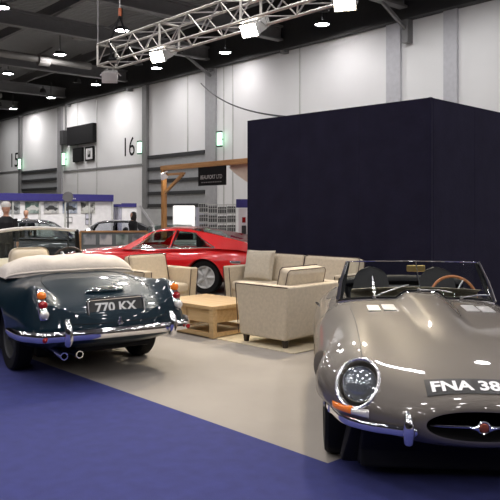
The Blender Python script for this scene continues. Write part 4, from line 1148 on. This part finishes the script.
# cream valance on the right of the beam
va, vb = online(226.5), online(249.5)
vl = empty('canvas_valance', (va.x, va.y, 2.585), rzp, 'cream cloth valance sagging under the right end of the timber beam', 'cloth')
vlen = (vb - va).length
MB().grid(lambda a, b: (vlen * a, .03 * math.sin(b * 3) + .075, -(.06 + .42 * a ** .8) * b), 20, 8).build('cloth', pm('valance_cream', (.62, .52, .42), .8), vl)
# glowing white panel
wp = at(173.5, 19.0); w_ = (at(195.5, 19.0) - wp).x; h_ = hh(206, 19.0)
wl = empty('light_panel', (wp.x + w_ / 2, 23.5, 0), R(3), 'glowing white display panel with rounded top beyond the red coupe', 'display panel')
w2 = w_ * 23.5 / 19; h2_ = hh(205.5, 23.5)
wl.location.x = at(184, 23.5).x
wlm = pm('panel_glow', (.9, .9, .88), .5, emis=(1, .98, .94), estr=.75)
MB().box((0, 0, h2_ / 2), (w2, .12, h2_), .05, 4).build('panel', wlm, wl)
MB().box((.11, -.07, .95), (w2 * .42, .02, .26), .01).build('car_picture', photom[2], wl)
MB().box((w2 * .72, .03, h2_ / 2 - .03), (w2 * .36, .08, h2_ - .06), .01).build('side_panel', M['lavender'], wl)
# stacked wire crates
r0 = at(199, 22.0); cw_ = (at(236, 22.0) - r0).x / 4
tops = (203, 204, 204.5, 204)
n_crate = 0
for c in range(4):
    nlev = 6
    for k in range(nlev):
        zt_ = hh(tops[c], 22.0); ch_ = zt_ / nlev
        r = empty('wire_crate', (r0.x + cw_ * (c + .5), 22.0, ch_ * k), 0, 'grey wire crate in the tall stacks between the glowing panel and the navy block', 'crate', 'stacked grey wire crates')
        m = MB(); x1 = cw_ * .48
        for z in (.01, ch_ * .5, ch_ - .012): m.tube([(-x1, -.15, z), (x1, -.15, z), (x1, .15, z), (-x1, .15, z)], .013, 4, closed=True)
        for i in range(5):
            xx = -x1 + 2 * x1 * i / 4; m.tube([(xx, -.15, .005), (xx, -.15, ch_ - .005)], .010, 4)
        m.build('wire_basket', M['lightgrey'], r, smooth=False)
        MB().box((0, .02, ch_ * .4), (x1 * 1.8, .22, ch_ * .7), .02).build('contents', pm('crate_fill', (.10, .10, .10), .8) if n_crate == 0 else bpy.data.materials['crate_fill'], r)
        n_crate += 1
# blue and white sign at the navy block's edge
b0 = at(243, 15.6); bs = empty('banner_sign', (b0.x, b0.y, 0), 0, 'narrow white banner with a blue head at the left edge of the navy block', 'sign')
h1 = hh(198.5, 15.6)
MB().box((0, 0, h1 - .11), (.31, .05, .19), .005).build('banner_head', M['royal'], bs); MB().box((.0, .01, h1 / 2 - .1), (.20, .03, h1 - .24), .005).build('banner_panel', M['white'], bs)
MB().box((.02, -.01, 1.35), (.08, .02, .12), .005).build('red_mark', M['redlens'], bs); MB().box((.02, -.01, 1.05), (.1, .02, .35), .005).build('dark_mark', M['darkgrey'], bs)
# tilted white stand panel and lamp post near the second pilaster
p = at(147, 24.0); tb = empty('tilted_panel', (p.x, p.y, 0), 0, 'white panel leaning at a slant beside the timber post', 'panel')
MB().tube([(-.25, 0, 1.72), (.28, 0, .95)], .05, 4).build('slanted_bar', M['white'], tb); MB().box((.15, .05, .8), (.7, .04, 1.6), .005).build('panel', M['lightgrey'], tb)

# ================================================================== visitors
def person(loc, rz, h, label, top, legs, hair, hairstyle, sit=0.0, arms=(.12, .12)):
    k = h / 1.75
    root = empty('person', loc, rz, label, 'person'); root.scale = (k, k, k)
    m = MB()
    def tb(p, r): m.tube(p, r, 12)
    tb([(0, 0, .86), (0, .0, .98), (0, .01, 1.15), (0, .0, 1.32), (0, .01, 1.42), (0, .015, 1.47)], [.15, .155, .145, .175, .14, .07])
    for s in (-1, 1): m.box((s * .09, .005, 1.28), (.20, .20, .30), .09, 4)
    tb([(0, .01, 1.42), (0, -.005, 1.56)], [.058, .055])
    m.lathe([(.001, 1.52), (.05, 1.525), (.072, 1.56), (.082, 1.62), (.083, 1.67), (.07, 1.72), (.04, 1.745), (.001, 1.75)], 20, Matrix.Translation((0, -.012, 0)))
    m.lathe([(.001, -.02), (.014, -.01), (.016, .0), (.001, .03)], 10, Matrix.Translation((0, -.098, 1.628)))          # nose
    m.box((0, -.085, 1.575), (.05, .03, .016), .006)                                                                      # mouth
    for s in (-1, 1):
        m.box((s * .083, .0, 1.63), (.016, .035, .055), .007); m.box((s * .03, -.083, 1.652), (.03, .016, .012), .005)
        tb([(s * .09, 0, .90), (s * .10, -.01, .50), (s * .10, .01, .09)], [.092, .062, .045])
        tb([(s * .10, .03, .045), (s * .105, -.08, .04), (s * .11, -.17, .03)], [.045, .045, .03])
        a = arms[0 if s < 0 else 1]
        tb([(s * .18, .01, 1.40), (s * .235, .02, 1.12), (s * .22, .02 - a, .88)], [.062, .048, .032])
        hx, hy, hz = s * .22, .02 - a, .87
        tb([(hx, hy, hz + .02), (hx, hy - .01, hz - .03), (hx, hy - .012, hz - .07)], [.028, .034, .032])
        for i, ln_ in enumerate((.065, .075, .07, .055)):
            yy = hy - .035 + .019 * i; tb([(hx, yy, hz - .07), (hx - s * .006, yy - .004, hz - .07 - ln_ * .6), (hx - s * .02, yy - .004, hz - .07 - ln_)], [.0095, .009, .007])
        tb([(hx, hy - .035, hz - .03), (hx - s * .015, hy - .06, hz - .065), (hx - s * .02, hy - .065, hz - .095)], [.012, .010, .008])
    o = m.build('body', None, root, mats=[M['skin'], legs, top])
    md = o.modifiers.new('r', 'REMESH'); md.mode = 'VOXEL'; md.voxel_size = .011
    sm = o.modifiers.new('s', 'SMOOTH'); sm.iterations = 3; sm.factor = .5
    bpy.context.view_layer.update(); dg = bpy.context.evaluated_depsgraph_get()
    me = bpy.data.meshes.new_from_object(o.evaluated_get(dg)); o.modifiers.clear(); o.data = me
    me.materials.clear()
    for q in (M['skin'], legs, top): me.materials.append(q)
    for p in me.polygons:
        p.use_smooth = True; c = p.center
        if c.z > 1.46: p.material_index = 0
        elif abs(c.x) > .165 and c.z < .90: p.material_index = 0
        elif c.z > .92 or abs(c.x) > .19: p.material_index = 2
        else: p.material_index = 1
    hm = MB()
    if hairstyle == 'cap':
        hm.lathe([(.094, 1.66), (.108, 1.70), (.10, 1.745), (.06, 1.785), (.001, 1.795)], 20, Matrix.Translation((0, .0, 0)), cap=False)
        hm.lathe([(.094, 1.66), (.085, 1.67), (.06, 1.78), (.001, 1.78)], 20, cap=False)
    elif hairstyle == 'long':
        hm.lathe([(.085, 1.45), (.105, 1.55), (.105, 1.66), (.09, 1.73), (.05, 1.77), (.001, 1.775)], 20, Matrix.Translation((0, .022, 0)), cap=False)
    else: hm.lathe([(.088, 1.66), (.09, 1.70), (.07, 1.745), (.03, 1.765), (.001, 1.765)], 20, Matrix.Translation((0, .006, 0)), cap=False)
    hm.build('hair', hair, root)
    return root
p = at(6, 15.2); person((p.x, p.y, 0), R(25), 1.72, 'person with white hair in dark clothes at the far left, behind the teal car', M['suit'], M['suit'], M['hairwhite'], 'cap', arms=(.14, .2))
p = at(26, 24.0); person((p.x, p.y, 0), R(5), 1.55, 'person in a dark jumper standing before the white photo wall', M['suitgrey'], M['suit'], M['skin'], 'short')
p = at(133, 21.4); person((p.x, p.y, 0), R(-60), 1.50, 'dark-haired person in dark clothes beside the wall right of the lavender curtain', M['suit'], M['suit'], M['hairdark'], 'long')
# ================================================================== camera, world, view
cam = bpy.data.cameras.new('camera'); cam.sensor_width = 36; cam.sensor_fit = 'HORIZONTAL'; cam.lens = F / 500 * 36
cam.shift_y = -(250 - HZ) / 500; cam.clip_end = 300
co = bpy.data.objects.new('camera', cam); COL.objects.link(co); co.location = (0, 0, CH); co.rotation_euler = (R(90), 0, 0)
bpy.context.scene.camera = co
wd_ = bpy.data.worlds.new('world'); bpy.context.scene.world = wd_; wd_.use_nodes = True
wd_.node_tree.nodes['Background'].inputs[0].default_value = (.03, .03, .035, 1); wd_.node_tree.nodes['Background'].inputs[1].default_value = .3
sc = bpy.context.scene
sc.view_settings.view_transform = 'Standard'; sc.view_settings.look = 'None'; sc.view_settings.exposure = 0.0
